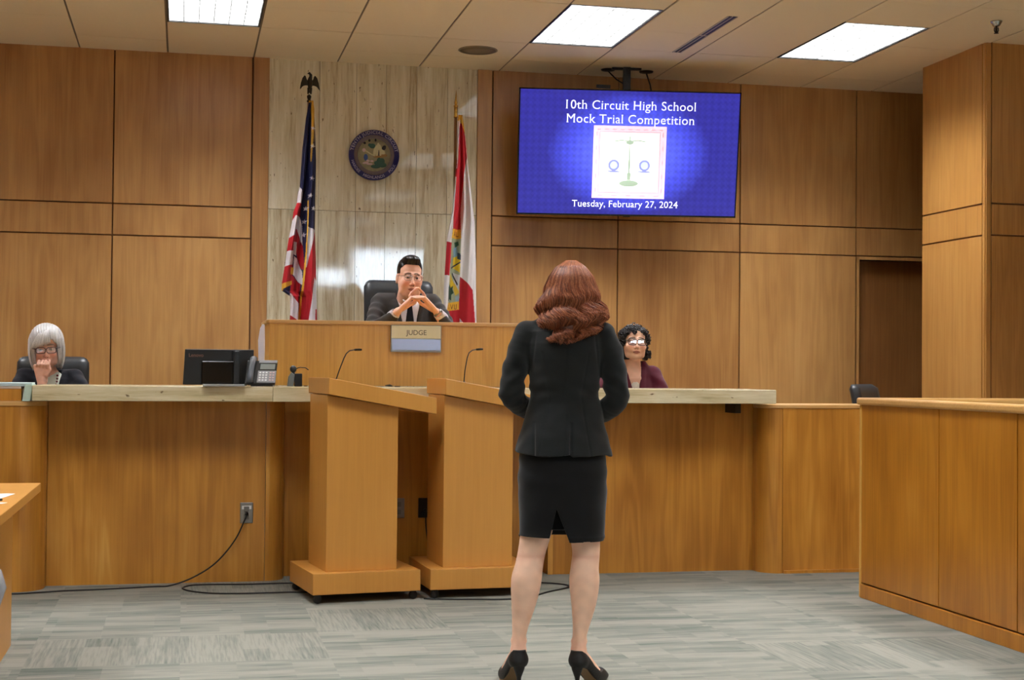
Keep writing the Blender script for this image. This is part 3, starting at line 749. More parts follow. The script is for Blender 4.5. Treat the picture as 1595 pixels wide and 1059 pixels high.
def clothmat(name, rgb, rough=.85, nz=.12, scale=400, sheen=.15):
    t = NT(name); c = lin(rgb); tc = t.n('ShaderNodeTexCoord')
    n = t.n('ShaderNodeTexNoise', i_Scale=float(scale), i_Detail=3.0); t.l(tc.outputs['Object'], n.inputs[0])
    t.l(t.mix(n.outputs[0], tuple(v*(1-nz*2) for v in c), tuple(min(1,v*(1+nz*2)) for v in c)), t.b.inputs['Base Color'])
    t.b.inputs['Roughness'].default_value = rough; t.b.inputs['Sheen Weight'].default_value = sheen; t.b.inputs['Specular IOR Level'].default_value = .2
    t.bump(n.outputs[0], .35, .001)
    return t.m
def glasses(parent, c, Rm, col, half=.030, lw=.023, lh=.016, th=.0016, lens_tint=(1,1,1), y=-.098, gloss=.10, zoff=0.0, curv=.10):
    Rv = Matrix(Rm.tolist()); C0 = Vector(c)
    W = lambda x, yy, z: C0 + Rv @ Vector((x, yy, z+zoff))
    m = MB()
    for s in (-1, 1):
        pts = []
        for k in range(25):
            a = 2*PI*k/24; ca, sa = math.cos(a), math.sin(a); e = .62
            pts.append(W(s*half+lw*math.copysign(abs(ca)**e, ca), y+abs(s*half+lw*ca)*curv, -.003+lh*math.copysign(abs(sa)**e, sa)))
        m.tube(pts, th, 6, caps=False)
        m.tube([W(s*(half+lw), y+.006, .006), W(s*.076, y+.03, .006), W(s*.081, -.01, .004), W(s*.080, .012, -.004)], th*1.1, 6)
    m.tube([W(-half+lw-.001, y+.001, .003), W(0, y-.002, .006), W(half-lw+.001, y+.001, .003)], th, 6)
    g = m.build('glasses', col, parent)
    t = NT('lens'); t.N.remove(t.b)
    tr = t.n('ShaderNodeBsdfTransparent'); tr.inputs[0].default_value = (*lens_tint, 1); gl = t.n('ShaderNodeBsdfGlossy'); gl.inputs['Roughness'].default_value = .03
    mx = t.n('ShaderNodeMixShader'); mx.inputs[0].default_value = gloss; t.l(tr.outputs[0], mx.inputs[1]); t.l(gl.outputs[0], mx.inputs[2]); t.l(mx.outputs[0], t.out.inputs[0])
    for s in (-1, 1):
        L = MB(); L.smooth = True; vs = [W(s*half, y+half*curv-.001, -.003)]
        for k in range(24):
            a = 2*PI*k/24; ca, sa = math.cos(a), math.sin(a); e = .62
            vs.append(W(s*half+lw*math.copysign(abs(ca)**e, ca), y+abs(s*half+lw*ca)*curv, -.003+lh*math.copysign(abs(sa)**e, sa)))
        L.add(vs, [(0, k+1, (k+1) % 24+1) for k in range(24)]); L.build('lens', t.m, g)
    return g
M['skin'] = skin_mat('skin')
M['blk_suit'] = clothmat('black_suiting', (30,33,34)); M['blk_skirt'] = clothmat('black_skirt_cloth', (17,18,20))
M['shoe'] = flat('black_suede', (14,14,15), .55); M['sole'] = flat('tan_sole', (150,120,84), .6)
# ================================================================== STANDING WOMAN (seen from behind)
wo = thing('person', 'standing woman with long wavy auburn hair, black blazer, skirt and high heels, back turned', 'person', (1.412, 5.371, 0), R(-13.6))
def build_woman(root):
    hc = (.022, .030, 1.492); HR = rotm(rz=180)       # face looks away, towards the bench (+y)
    def body(P):
        Q = inhead(P, hc, HR, .88)
        d = head_sdf(Q)*.88
        d = smin(d, cap(P, (.02,.02,1.43), (.01,.005,1.33), .048, .055), .02)
        d = smin(d, loft(P, [.80,.92,1.05,1.2,1.34], [-.005]*5, [.0]*5, [.15,.145,.105,.12,.10], [.10,.10,.07,.08,.06]), .03)
        for s in (-1, 1):
            sh = (s*.135+.005, 0, 1.33); el = (.182 if s > 0 else -.198, -.01, 1.105); wr = (s*.075, .165, 1.03)
            mid = (-.150,.09,1.055) if s < 0 else (.140,.09,1.04); up = (-.176,-.012,1.25) if s < 0 else (.170,-.012,1.25); el = (-.198,.0,1.10) if s < 0 else (.186,.0,1.082)
            d = smin(d, chain(P, [sh, up, el, mid, (s*.082,.150,1.034), wr], [.036,.034,.030,.026,.024,.022], .02), .02)
            kn = (s*.030, .215, 1.0+.012*s)
            fl = [[(s*.030+0*k, .215, 1.035-.02*k+.012*s), (-s*.005, .245, 1.03-.02*k+.012*s), (-s*.035, .225, 1.02-.02*k+.012*s)] for k in range(4)]
            d = smin(d, hand_sdf(P, wr, (s*.034,.205,1.005+.012*s), (0,.1,1), fl, [(s*.05,.18,1.05),(s*.02,.21,1.065),(-s*.015,.225,1.06)]), .012)
        L = [(-.075,0,.86),(-.098,.005,.64),(-.120,.0,.525),(-.133,-.008,.455),(-.142,-.012,.405),(-.150,-.006,.33),(-.163,0,.235),(-.168,.0,.185),(-.169,-.006,.145)]
        Rr = [.080,.064,.0525,.053,.057,.048,.031,.0255,.0275]
        d = smin(d, chain(P, L, Rr, .02), .02)
        L2 = [(.060,0,.86),(.072,.005,.64),(.083,.0,.525),(.078,-.008,.455),(.077,-.012,.405),(.076,-.006,.33),(.066,0,.235),(.060,.0,.185),(.058,-.006,.145)]
        d = smin(d, chain(P, L2, Rr, .02), .02)
        # feet inside the shoes
        d = smin(d, chain(P, [(-.169,0,.138),(-.19,.07,.088),(-.215,.15,.03),(-.228,.20,.022)], [.026,.028,.026,.016], .02), .02)
        d = smin(d, chain(P, [(.058,0,.138),(.088,.06,.088),(.128,.125,.03),(.150,.165,.022)], [.026,.028,.026,.016], .02), .02)
        # ankle bones, tendon, back-of-knee crease
        for a in ((-.168,.0,.178),(.060,.0,.178)):
            for s in (-1, 1): d = smin(d, sph(P, (a[0]+s*.022,a[1]+.004,a[2]), .009), .012)
            d = smin(d, cap(P, (a[0],-.024,.13), (a[0],-.022,.24), .008), .014)
        d = d + .0018*np.exp(-((P[...,2]-.497)/.004)**2)*(P[...,1] < -.02)
        return d
    def tint(V):
        def ex(V, Q, C, put):
            z = V[:,2]; leg = z < .6
            put(.35*leg*np.exp(-((z-.50)/.012)**2), (214,146,122))
            put(.30*leg*np.exp(-((z-.16)/.03)**2), (226,158,138))
            put(.18*leg*(wob(V, 40) > .5), (226,176,150))
        return face_tint(V, hc, HR, (240,198,170), (178,96,90), (110,62,44), .88, extra=ex)
    sdf_obj('body', body, (-.30,-.14,.0), (.28,.30,1.66), .0045, M['skin'], root, tint, smooth=2)
    # ---- blazer
    def blazer(P):
        x, y, z = P[...,0], P[...,1], P[...,2]
        zs = [.880,.90,.95,1.02,1.075,1.12,1.18,1.24,1.30,1.345,1.37]
        d = loft(P, zs, [-.010,-.010,-.008,-.004,-.003,-.003,-.004,-.004,-.004,-.002,.0],
                 [.0,.0,.0,.0,.0,.0,0,0,.0,.0,.0], [.184,.182,.170,.148,.132,.129,.136,.146,.150,.140,.10], [.140,.138,.128,.110,.098,.095,.102,.108,.104,.088,.06], 2.15)
        d = smin(d, cap(P, (-.135,.0,1.345), (.130,.0,1.345), .036), .03)
        d = smin(d, cap(P, (-.06,.0,1.375), (.07,.0,1.375), .046), .035)
        for s in (-1, 1):
            sh = (-.150,0,1.340) if s < 0 else (.143,0,1.338)
            pts = ([sh,(-.176,-.012,1.25),(-.205,-.015,1.135),(-.198,.0,1.098),(-.150,.09,1.055),(-.085,.150,1.038)] if s < 0 else
                   [sh,(.170,-.012,1.25),(.193,-.015,1.12),(.185,.0,1.080),(.140,.09,1.04),(.080,.150,1.030)])
            sl = chain(P, pts, [.046,.050,.046,.046,.040,.036], .02)
            # sleeve creases round the elbow and upper arm
            u = z*1.0+s*x*.9
            sl = sl-.0028*np.sin(u*95)*np.exp(-((z-1.12)/.06)**2)-.0022*np.sin((z*.8-s*x)*70+1)*np.exp(-((z-1.24)/.07)**2)
            d = smin(d, sl, .010)
            d = d+.0035*np.exp(-((np.abs(x-(-.118 if s < 0 else .112)-s*(z-1.30)*-.10)/.004)**2))*np.exp(-((z-1.29)/.055)**2)   # armhole seam
        back = (y < 0)
        # centre seam, side-panel seams, waist drag lines
        d = d+.0022*back*np.exp(-((x-.0)/.0028)**2)*(z < 1.36)
        for sx in (-1, 1):
            xl = -.003+sx*(.060+.20*np.abs(z-1.10)**1.1)
            d = d+.0020*back*np.exp(-((x-xl)/.003)**2)*(z < 1.27)
        d = d+.0030*back*np.sin((z*1.0+.35*np.abs(x))*105)*np.exp(-((z-1.13)/.055)**2)*np.clip(np.abs(x)*12, .2, 1)
        d = d+.0030*wob(P, 26, .6)*np.exp(-((z-1.05)/.2)**2)+.0016*wob(P, 55, 2)
        # inverted box pleat below the waist
        pl = back & (z < 1.005)
        d = d-.006*pl*np.clip((1.005-z)/.06,0,1)*((x > -.112) & (x < .016))+.0045*pl*np.exp(-((x-.020)/.004)**2)+.003*pl*np.exp(-((x+.116)/.004)**2)
        # hem flare waves
        d = d-.004*np.sin(np.arctan2(y, x)*5+1)*np.clip((1.0-z)/.12, 0, 1)
        # open bottom and collar opening
        d = smax(d, -loft(P, [.86,.90,.93,.94], -.01, 0, [.172,.170,.155,.05], [.128,.126,.11,.03], 2.15), .004)
        hemz = .885+.006*np.sin(x*22)+.010*((x > .016) & back)*-1
        d = np.maximum(d, hemz-z)
        return d
    sdf_obj('blazer', blazer, (-.29,-.19,.86), (.28,.25,1.46), .0036, M['blk_suit'], root, smooth=1)
    # ---- skirt
    def skirt(P):
        x, y, z = P[...,0], P[...,1], P[...,2]
        d = loft(P, [.560,.60,.68,.78,.86,.95,1.0], [-.008]*7, 0, [.158,.160,.166,.168,.166,.150,.13], [.112,.112,.118,.125,.122,.10,.09], 2.25)
        d = d-.0025*np.sin(z*60+x*14)*np.exp(-((z-.80)/.05)**2)+.002*wob(P, 30, 1.1)
        d = d-.003*np.exp(-((z-.575)/.006)**2)
        # back slit
        w = np.clip((.688-z)/.12, 0, 1)*.036
        xc = -.028+.010*np.clip((.688-z)/.12, 0, 1)-.003
        slit = np.maximum(np.maximum(np.abs(x-xc)-w, z-.688), np.maximum(y+.045, .578-z))
        slit2 = np.maximum(np.maximum(np.abs(x-xc)-w, z-.688), y+.045)
        d = smax(d, -slit2, .003)
        # hollow hem
        d = smax(d, -loft(P, [.54,.585,.60], -.008, 0, [.150,.150,.12], [.104,.104,.08], 2.2), .003)
        hem = .566+.010*np.sign(x+.02)*-1*(y < 0)
        d = np.maximum(d, hem-z)
        return d
    sdf_obj('skirt', skirt, (-.20,-.15,.54), (.19,.15,1.02), .0042, M['blk_skirt'], root, smooth=1)
    # ---- shoes: pump upper, stiletto heel, tan sole
    for s, hx, dx, dy in ((-1, -.169, -.058, .20), (1, .058, .092, .165)):
        n = math.hypot(dx, dy); ux, uy = dx/n, dy/n
        def shoe(P, hx=hx, ux=ux, uy=uy):
            q = P-A3((hx, -.008, 0)); u = q[...,0]*ux+q[...,1]*uy; v = -q[...,0]*uy+q[...,1]*ux; z = q[...,2]
            Pq = np.stack([v, u, z], -1)
            d = chain(Pq, [(0,.0,.108),(0,.03,.098),(0,.075,.062),(0,.125,.032),(0,.17,.022),(0,.222,.014)], [.035,.035,.037,.038,.033,.015], .02)
            # counter rising behind the heel
            d = smin(d, cap(Pq, (0,-.004,.112), (0,-.010,.146), .034, .025), .015)
            zt = np.interp(u, [-.04,-.01,.03,.07,.12,.16,.19], [.149,.148,.118,.080,.048,.050,.06])
            d = np.maximum(d, (z-zt)*.8)
            # foot opening
            inner = chain(Pq, [(0,-.006,.15),(0,.0,.118),(0,.03,.108),(0,.075,.075),(0,.125,.045)], [.0305,.031,.0315,.032,.030], .02)
            zb = np.interp(u, [-.04,.0,.03,.07,.11,.14,.24], [.085,.083,.072,.040,.010,.004,.004])
            d = np.maximum(d, (zb-z)*.8)
            return d
        lo = (min(hx, hx+dx*1.15)-.05, -.055, 0); hi = (max(hx, hx+dx*1.15)+.05, .25, .175)
        so = sdf_obj('shoe', shoe, lo, hi, .0024, M['shoe'], root, smooth=1)
        m = MB(); W = lambda u, v, z: (hx+ux*u-uy*v*-1*-1, -.008+uy*u+ux*v, z)
        m.tube([W(-.010,0,.100), W(-.012,0,.075), W(-.010,0,.045), W(-.008,0,.015), W(-.008,0,.0)], [.026,.020,.0095,.0065,.0065], 12)
        m.build('heel', M['shoe'], so)
        m = MB(); us = [0,.03,.06,.085,.11,.14,.18,.22]; zb = np.interp(us, [0,.03,.07,.11,.14,.24], [.083,.072,.040,.010,.003,.003]); wd_ = [.020,.022,.021,.024,.030,.033,.026,.010]
        vs = []; 
        for u, z, w_ in zip(us, zb, wd_): vs += [W(u,-w_,z+.004), W(u,w_,z+.004), W(u,w_,z-.0025), W(u,-w_,z-.0025)]
        fs = [(i*4+k, i*4+(k+1)%4, (i+1)*4+(k+1)%4, (i+1)*4+k) for i in range(len(us)-1) for k in range(4)]+[(0,1,2,3),(28,29,30,31)]
        m.smooth = False; m.add(vs, fs); m.build('sole', M['sole'], so)
    # ---- hair
    Z = [1.62,1.605,1.591,1.555,1.507,1.47,1.434,1.386,1.35,1.314,1.295]
    XLs = [.0,-.020,-.043,-.068,-.086,-.098,-.110,-.104,-.100,-.096,-.08]; XRs = [.036,.058,.077,.105,.121,.135,.150,.152,.138,.095,.07]
    YB = [.01,-.02,-.045,-.070,-.082,-.090,-.100,-.112,-.120,-.126,-.122]; YF = [.06,.08,.095,.12,.115,.10,.085,.06,.05,.03,.02]
    def ring(z, ph, k=1.0):
        xl, xr, yb, yf = [float(np.interp(-z, [-q for q in Z], a)) for a in (XLs, XRs, YB, YF)]
        cx, hw = (xl+xr)/2, (xr-xl)/2; cy = .02
        c, s_ = math.cos(ph), math.sin(ph)
        dep = (cy-yb) if s_ < 0 else (yf-cy)
        return Vector((cx+hw*k*c, cy+dep*k*s_, z))
    def mass(P):
        return loft(P, Z[::-1], [(a+b)/2 for a, b in zip(XLs, XRs)][::-1], [(a+b)/2 for a, b in zip(YB, YF)][::-1],
             [(b-a)/2*.86 for a, b in zip(XLs, XRs)][::-1], [(b-a)/2*.86 for a, b in zip(YB, YF)][::-1])
    def hm(P):
        d = smax(mass(P), 1.335+.25*np.abs(P[...,0]-.02)-P[...,2], .02)
        d = smax(d, -elp(P, (.02,.115,1.45), (.066,.07,.125)), .01)     # face opening at the front
        d = smax(d, -loft(P, [1.2,1.34,1.40,1.42], .01, .05, [.2,.11,.07,.05], [.11,.09,.06,.03]), .01)
        return d
    m = MB()
    rnd = random.Random(5)
    for i in range(2300):
        if i < 1850: ph = -PI/2+rnd.uniform(-1, 1)*1.35
        else: ph = rnd.choice([-PI/2-1, -PI/2+1])*1.0+rnd.uniform(-.95,.95)
        k = 1.0-.14*rnd.random()**1.6; zend = 1.298+.022*rnd.random()+.022*abs(math.cos(ph))**2*(.6+.5*rnd.random())
        zst = 1.618-.02*rnd.random()
        lock = int((ph+3)*3.4+rnd.uniform(-.3,.3)); lr = random.Random(lock*17+3); phs = 1.5*ph+lr.uniform(-1.1,1.1)+rnd.uniform(-.3,.3); zl = lr.uniform(-.012,.022)
        wl = .082+.012*lr.random(); amp = .0165*(.8+.6*lr.random())
        zend += zl; pts = []; N = 30; r0 = .0009+.0012*rnd.random(); rs = []
        ph0 = -PI/2+(ph+PI/2)*.9
        for j in range(N):
            t = j/(N-1); z = zst-(zst-zend)*(t**1.0)
            g = min(1.15, max(0, (1.54-z)/.14)); w = amp*g
            an = (zst-z)/wl*2*PI+phs
            p = ring(z, ph0+(ph-ph0)*t+w*6.5*math.sin(an+.8), k*(1.0+w*6.5*math.cos(an)))
            p.z += w*.35*math.sin(an+1)
            pts.append(p); rs.append(r0*(1-.55*max(0, (t-.75)/.25)))
        m.tube(pts, rs, 5)
    hb = sdf_obj('hair', hm, (-.14,-.15,1.28), (.18,.16,1.64), .005, M['auburn'], root, smooth=1)
    ho = m.build('hair_lock', M['auburn'], hb); ho['kind'] = 'stuff'
M['auburn'] = hairmat('auburn_hair', (78,36,20), (148,80,48), (200,130,90), .42)
build_woman(wo)
# ================================================================== SEATED PEOPLE
def swap_lofted_lower(parent, mat, zseat, ytor, hip=.17):
    """seat and thighs of a seated figure, hidden from the front by the bench"""
    def f(P):
        d = None
        for s in (-1, 1):
            e = chain(P, [(s*.09,ytor,zseat+.09),(s*.10,ytor-.40,zseat+.10),(s*.10,ytor-.42,zseat-.30)], [.095,.07,.05], .003)
            d = e if d is None else smin(d, e, .03)
        return d
    sdf_obj('trousers', f, (-.25,ytor-.52,zseat-.36), (.25,ytor+.12,zseat+.22), .012, mat, parent)
def office_chair(label, loc, rotz, z_top, w=.44, h=.55, zseat=.47, tilt=6, mat='leather', group=None, arms=True):
    """high-backed swivel chair facing local -y; z measured from its floor"""
    t = thing('office_chair', label, 'chair', loc, rotz, group)
    zb = z_top-h; m = MB(); N = 10
    rt = Matrix.Rotation(R(-tilt), 3, 'X')
    m.smooth = True
    # backrest: padded slab with rounded corners built as a lofted grid
    vs = []; nx, nz = 15, 15
    def P(u, v, side):
        e = .10; x = (u-.5)*w; z = v*h
        ru = min(u, 1-u)*w; rv = min(v, 1-v)*h; r_ = .05
        if ru < r_ and rv < r_:   # round the outline corners
            k = r_-math.hypot(r_-ru, r_-rv)
            if k < 0:
                dx, dz = r_-ru, r_-rv; L = math.hypot(dx, dz); x -= math.copysign((dx-dx/L*r_), x); z += (dz-dz/L*r_)*(1 if v < .5 else -1)
        edge = min(1, min(ru, rv)/.03); th = .012+.033*math.sqrt(max(0, 1-(1-edge)**2))
        y = (-th if side < 0 else th*.6)-.03*math.cos((u-.5)*2.2)*(-1)+.02*((v-.5)*2)**2
        return rt @ Vector((x, y, z))+Vector((0,0,zb))
    for sd in (-1, 1):
        o = len(vs); vs += [P(i/(nx-1), j/(nz-1), sd) for j in range(nz) for i in range(nx)]
    fs = []
    for sd in (0, 1):
        for j in range(nz-1):
            for i in range(nx-1):
                a = sd*nx*nz+j*nx+i; q = (a, a+1, a+nx+1, a+nx); fs.append(q if sd == 0 else q[::-1])
    per = [i for i in range(nx)]+[j*nx+nx-1 for j in range(1, nz)]+[(nz-1)*nx+i for i in range(nx-2, -1, -1)]+[j*nx for j in range(nz-2, 0, -1)]
    for k in range(len(per)):
        a, b = per[k], per[(k+1) % len(per)]; fs.append((b, a, a+nx*nz, b+nx*nz))
    m.add(vs, fs); m.build('backrest', M[mat], t)
    m = MB(); m.prism([(-.23,-.25),(.23,-.25),(.25,-.1),(.24,.22),(-.24,.22),(-.25,-.1)], zseat-.09, zseat-.01); m.build('seat', M[mat], t, loc=(0,-.22,0), bevel=.03, bseg=3)
    m = MB(); m.tube([(0,-.2,.10),(0,-.2,zseat-.09)], .028, 12); m.box(-.1,.1,-.3,-.1,zseat-.11,zseat-.09); m.tube([(0,-.1,zseat-.10),(0,.05,zseat-.06),(0,.06,zb+.2)], .02, 8); m.build('column', M['black'], t)
    for k in range(5):
        a = 2*PI*k/5; m = MB(); e = Vector((math.cos(a)*.28, math.sin(a)*.28-.2, .07))
        m.tube([(0,-.2,.11), e], [.024,.014], 8); m.lathe([(0,-.015),(.026,-.015),(.028,0),(.026,.015),(0,.015)], (e.x,e.y,.028), 12, axis='y'); m.build('leg', M['black'], t)
    if arms:
        for s in (-1, 1):
            m = MB(); m.tube([(s*.25,-.10,zseat-.06),(s*.29,-.12,zseat+.05),(s*.29,-.14,zseat+.19)], .014, 8); m.ell((s*.29,-.18,zseat+.205), (.035,.13,.018)); m.build('armrest', M['black'], t)
    return t
# ------------------------------------------------------------------ judge
HJ = (1.388, 9.18, 1.778)
ju = thing('person', 'man in charcoal suit and glasses behind the bench, fingertips joined at his mouth', 'person', HJ)
def build_judge(root):
    HR = rotm(rx=3, ry=3, rz=4); hc = (0,0,0); HS = (.95,1.0,1.09)
    AX = (.024,-.160,-.074)
    def body(P):
        d = head_sdf(inhead(P, hc, HR, HS), w=1.05, jaw=1.12, chin=1.1, full=1.15)*.95
        d = smin(d, cap(P, (0,.045,-.07), (0,.11,-.16), .062, .072), .02)
        d = smin(d, loft(P, [-.62,-.40,-.20,-.145], 0, .15, [.15,.17,.15,.09], [.09,.10,.07,.05]), .03)
        WR = {-1: (-.098,-.165,-.222), 1: (.150,-.160,-.222)}
        for s in (-1, 1):
            sh = (s*.160,.14,-.165); el = (-.215,-.03,-.325) if s < 0 else (.245,-.03,-.325); wr = WR[s]
            d = smin(d, chain(P, [sh, ((sh[0]+el[0])/2+s*.012,.06,-.25), el, ((el[0]+wr[0])/2,-.11,-.295), wr], [.045,.040,.034,.028,.024], .02), .015)
            kn = np.array([AX[0]-.040 if s < 0 else AX[0]+.044, -.168, -.140]); 
            fl = []
            for k in range(4):
                yk = -.196+.019*k; k0 = kn+np.array([0, (k-1.5)*.019, -.002*k])
                bow = (-.013 if s < 0 else .013)
                if k >= 2: tip = np.array([AX[0]+s*.0065, -.170+.012*(k-2.5), AX[2]-.002*(3-k)])
                else: tip = np.array([AX[0]-s*.016, -.186-.006*(1-k), -.128-.014*(1-k)])
                md = (k0+tip)/2+np.array([bow, 0, .004]); 
                fl.append([k0, (k0+md)/2+np.array([bow*.5,0,.002]), md, tip])
            th = [np.array(wr)+np.array([-s*.030,.012,.012]), np.array([AX[0]+s*.030,-.140,-.172]), np.array([AX[0]+s*.007,-.143,-.148])]
            d = smin(d, hand_sdf(P, wr, kn, (0,1,-.05), fl, th, fr=.0088), .008)
        return d
    def tint(V):
        def ex(V, Q, C, put):
            put(.5*(V[:,1] < -.125)*(V[:,2] > -.11)*(V[:,2] < -.05), (236,170,146))
        return face_tint(V, hc, HR, (236,186,162), (176,96,88), (66,46,38), HS, browz=.019, iris=(40,30,26), w=1.05, blush=.8, extra=ex)
    sdf_obj('body', body, (-.33,-.24,-.66), (.35,.30,.14), .0034, M['skin'], root, tint, smooth=1)
    def hair(P):
        Q = inhead(P, hc, HR, HS); x, y, z = Q[...,0], Q[...,1], Q[...,2]
        d = elp(Q, (0,.020,.042), (.0835,.100,.088)); d = smin(d, elp(Q, (.0,-.040,.105), (.050,.045,.022)), .03)
        d = d-.0016*np.sin(x*300+y*80)
        hl = .066-.0*x+.012*np.clip(np.abs(x)/.06, 0, 1)-.02
        front = np.maximum(y+.022, z-(.074-.9*np.clip(np.abs(x)-.045, 0, 1)))
        d = np.maximum(d, -np.maximum(front, -1))
        d = np.maximum(d, -np.maximum(y+.012+.35*(z), z-.055))
        d = np.maximum(d, -np.maximum(np.abs(y-.008)-.026, z-.020))
        d = np.maximum(d, -.075-z)
        return d
    sdf_obj('hair', hair, (-.11,-.13,-.10), (.11,.14,.17), .003, hairmat('dark_hair', (12,11,12), (24,20,19), (46,38,34), .35), root)
    glasses(root, hc, HR, flat('thin_metal_frame', (96,90,84), .3, .8), half=.031, lw=.024, lh=.0165, th=.0010, y=-.101, gloss=.06)
    def suit(P):
        x, y, z = P[...,0], P[...,1], P[...,2]
        d = loft(P, [-.64,-.45,-.30,-.17,-.125,-.10], .004, [.14,.14,.14,.14,.135,.13], [.175,.18,.195,.19,.14,.09], [.12,.125,.12,.10,.07,.05], 2.3)
        d = smin(d, cap(P, (-.150,.14,-.148), (.158,.14,-.148), .060), .04)
        for s in (-1, 1):
            sh = (s*.165,.14,-.160); el = (-.215,-.03,-.325) if s < 0 else (.245,-.03,-.325); wr = (-.128,-.140,-.262) if s < 0 else (.188,-.135,-.262)
            sl = chain(P, [sh, ((sh[0]+el[0])/2+s*.012,.06,-.25), el, wr], [.062,.058,.052,.040], .02)
            sl = sl-.004*np.sin((z*.9-s*x*.7+y)*75)*.8
            d = smin(d, sl, .02)
        # V opening
        w = np.clip((z+.46)/.36, 0, 1)*.085
        v = np.maximum(np.abs(x-.006)-w, y-.10); v = np.maximum(v, -.46-z)
        d = smax(d, -v, .006)
        lap = np.maximum(np.abs(np.abs(x-.006)-w-.022)-.020, np.maximum(np.abs(y-.055)-.0, -.46-z))
        d = d-.005*np.exp(-((np.abs(x-.006)-w-.016)/.016)**4)*(y < .10)*(z > -.46)*(z < -.14)
        d = smin(d, np.maximum(smax(cap(P, (-.07,.12,-.145), (.07,.12,-.145), .05), -cap(P, (-.05,.08,-.11), (.05,.08,-.11), .062), .01), z+.115), .02)
        d = d+.0022*wob(P, 34, 1)
        return d
    sdf_obj('suit_jacket', suit, (-.36,-.22,-.66), (.38,.28,-.09), .0055, clothmat('charcoal_suiting', (60,58,58)), root, smooth=1)
    def shirt(P):
        x, y, z = P[...,0], P[...,1], P[...,2]
        d = loft(P, [-.60,-.45,-.30,-.20,-.15,-.115], .004, .125, [.13,.14,.15,.14,.10,.072], [.105,.112,.108,.088,.075,.062], 2.2)
        for s in (-1, 1):   # collar leaves and cuffs
            d = smin(d, cap(P, (s*.052,.050,-.105), (s*.016,.020,-.160), .013, .009), .004)
            a, b = ((-.132,-.132,-.256), (-.112,-.155,-.236)) if s < 0 else ((.192,-.128,-.256), (.164,-.150,-.234))
            d = np.minimum(d, smax(cap(P, a, b, .036, .0345), -cap(P, b, tuple(2*np.array(b)-np.array(a)), .030), .003))
        neck = cap(P, (0,.045,-.07), (0,.10,-.15), .064)
        return np.maximum(d, -neck)
    sdf_obj('shirt', shirt, (-.20,-.22,-.62), (.24,.26,-.08), .0045, clothmat('white_shirt', (226,222,228), .7, .02), root, smooth=1)
    def tie(P):
        d = smin(elp(P, (.006,.018,-.150), (.021,.012,.017)), loft(P, [-.50,-.44,-.30,-.17], .006, [.012,.012,.014,.016], [.004,.036,.030,.013], [.006,.007,.008,.008], 3), .006)
        return d
    sdf_obj('tie', tie, (-.05,-.02,-.52), (.06,.05,-.11), .003, clothmat('dark_navy_tie', (18,20,34), .5, .2, 200), root)
    m = MB(); Rw = Matrix.Rotation(R(50), 3, 'Y')
    m.lathe([(.027,-.008),(.030,-.006),(.030,.006),(.027,.008)], (.156,-.158,-.226), 20, rot=Matrix.Rotation(R(-48),3,'Y')); m.build('wristwatch', M['steel'], root)
    swap_lofted_lower(root, M['blk_suit'], -.90, .14)
build_judge(ju)
office_chair('black leather high-backed chair behind the man at the bench', (1.372, 9.50, .42), 0, 1.786-.42, w=.455, h=.60, zseat=.46, tilt=4, arms=False)
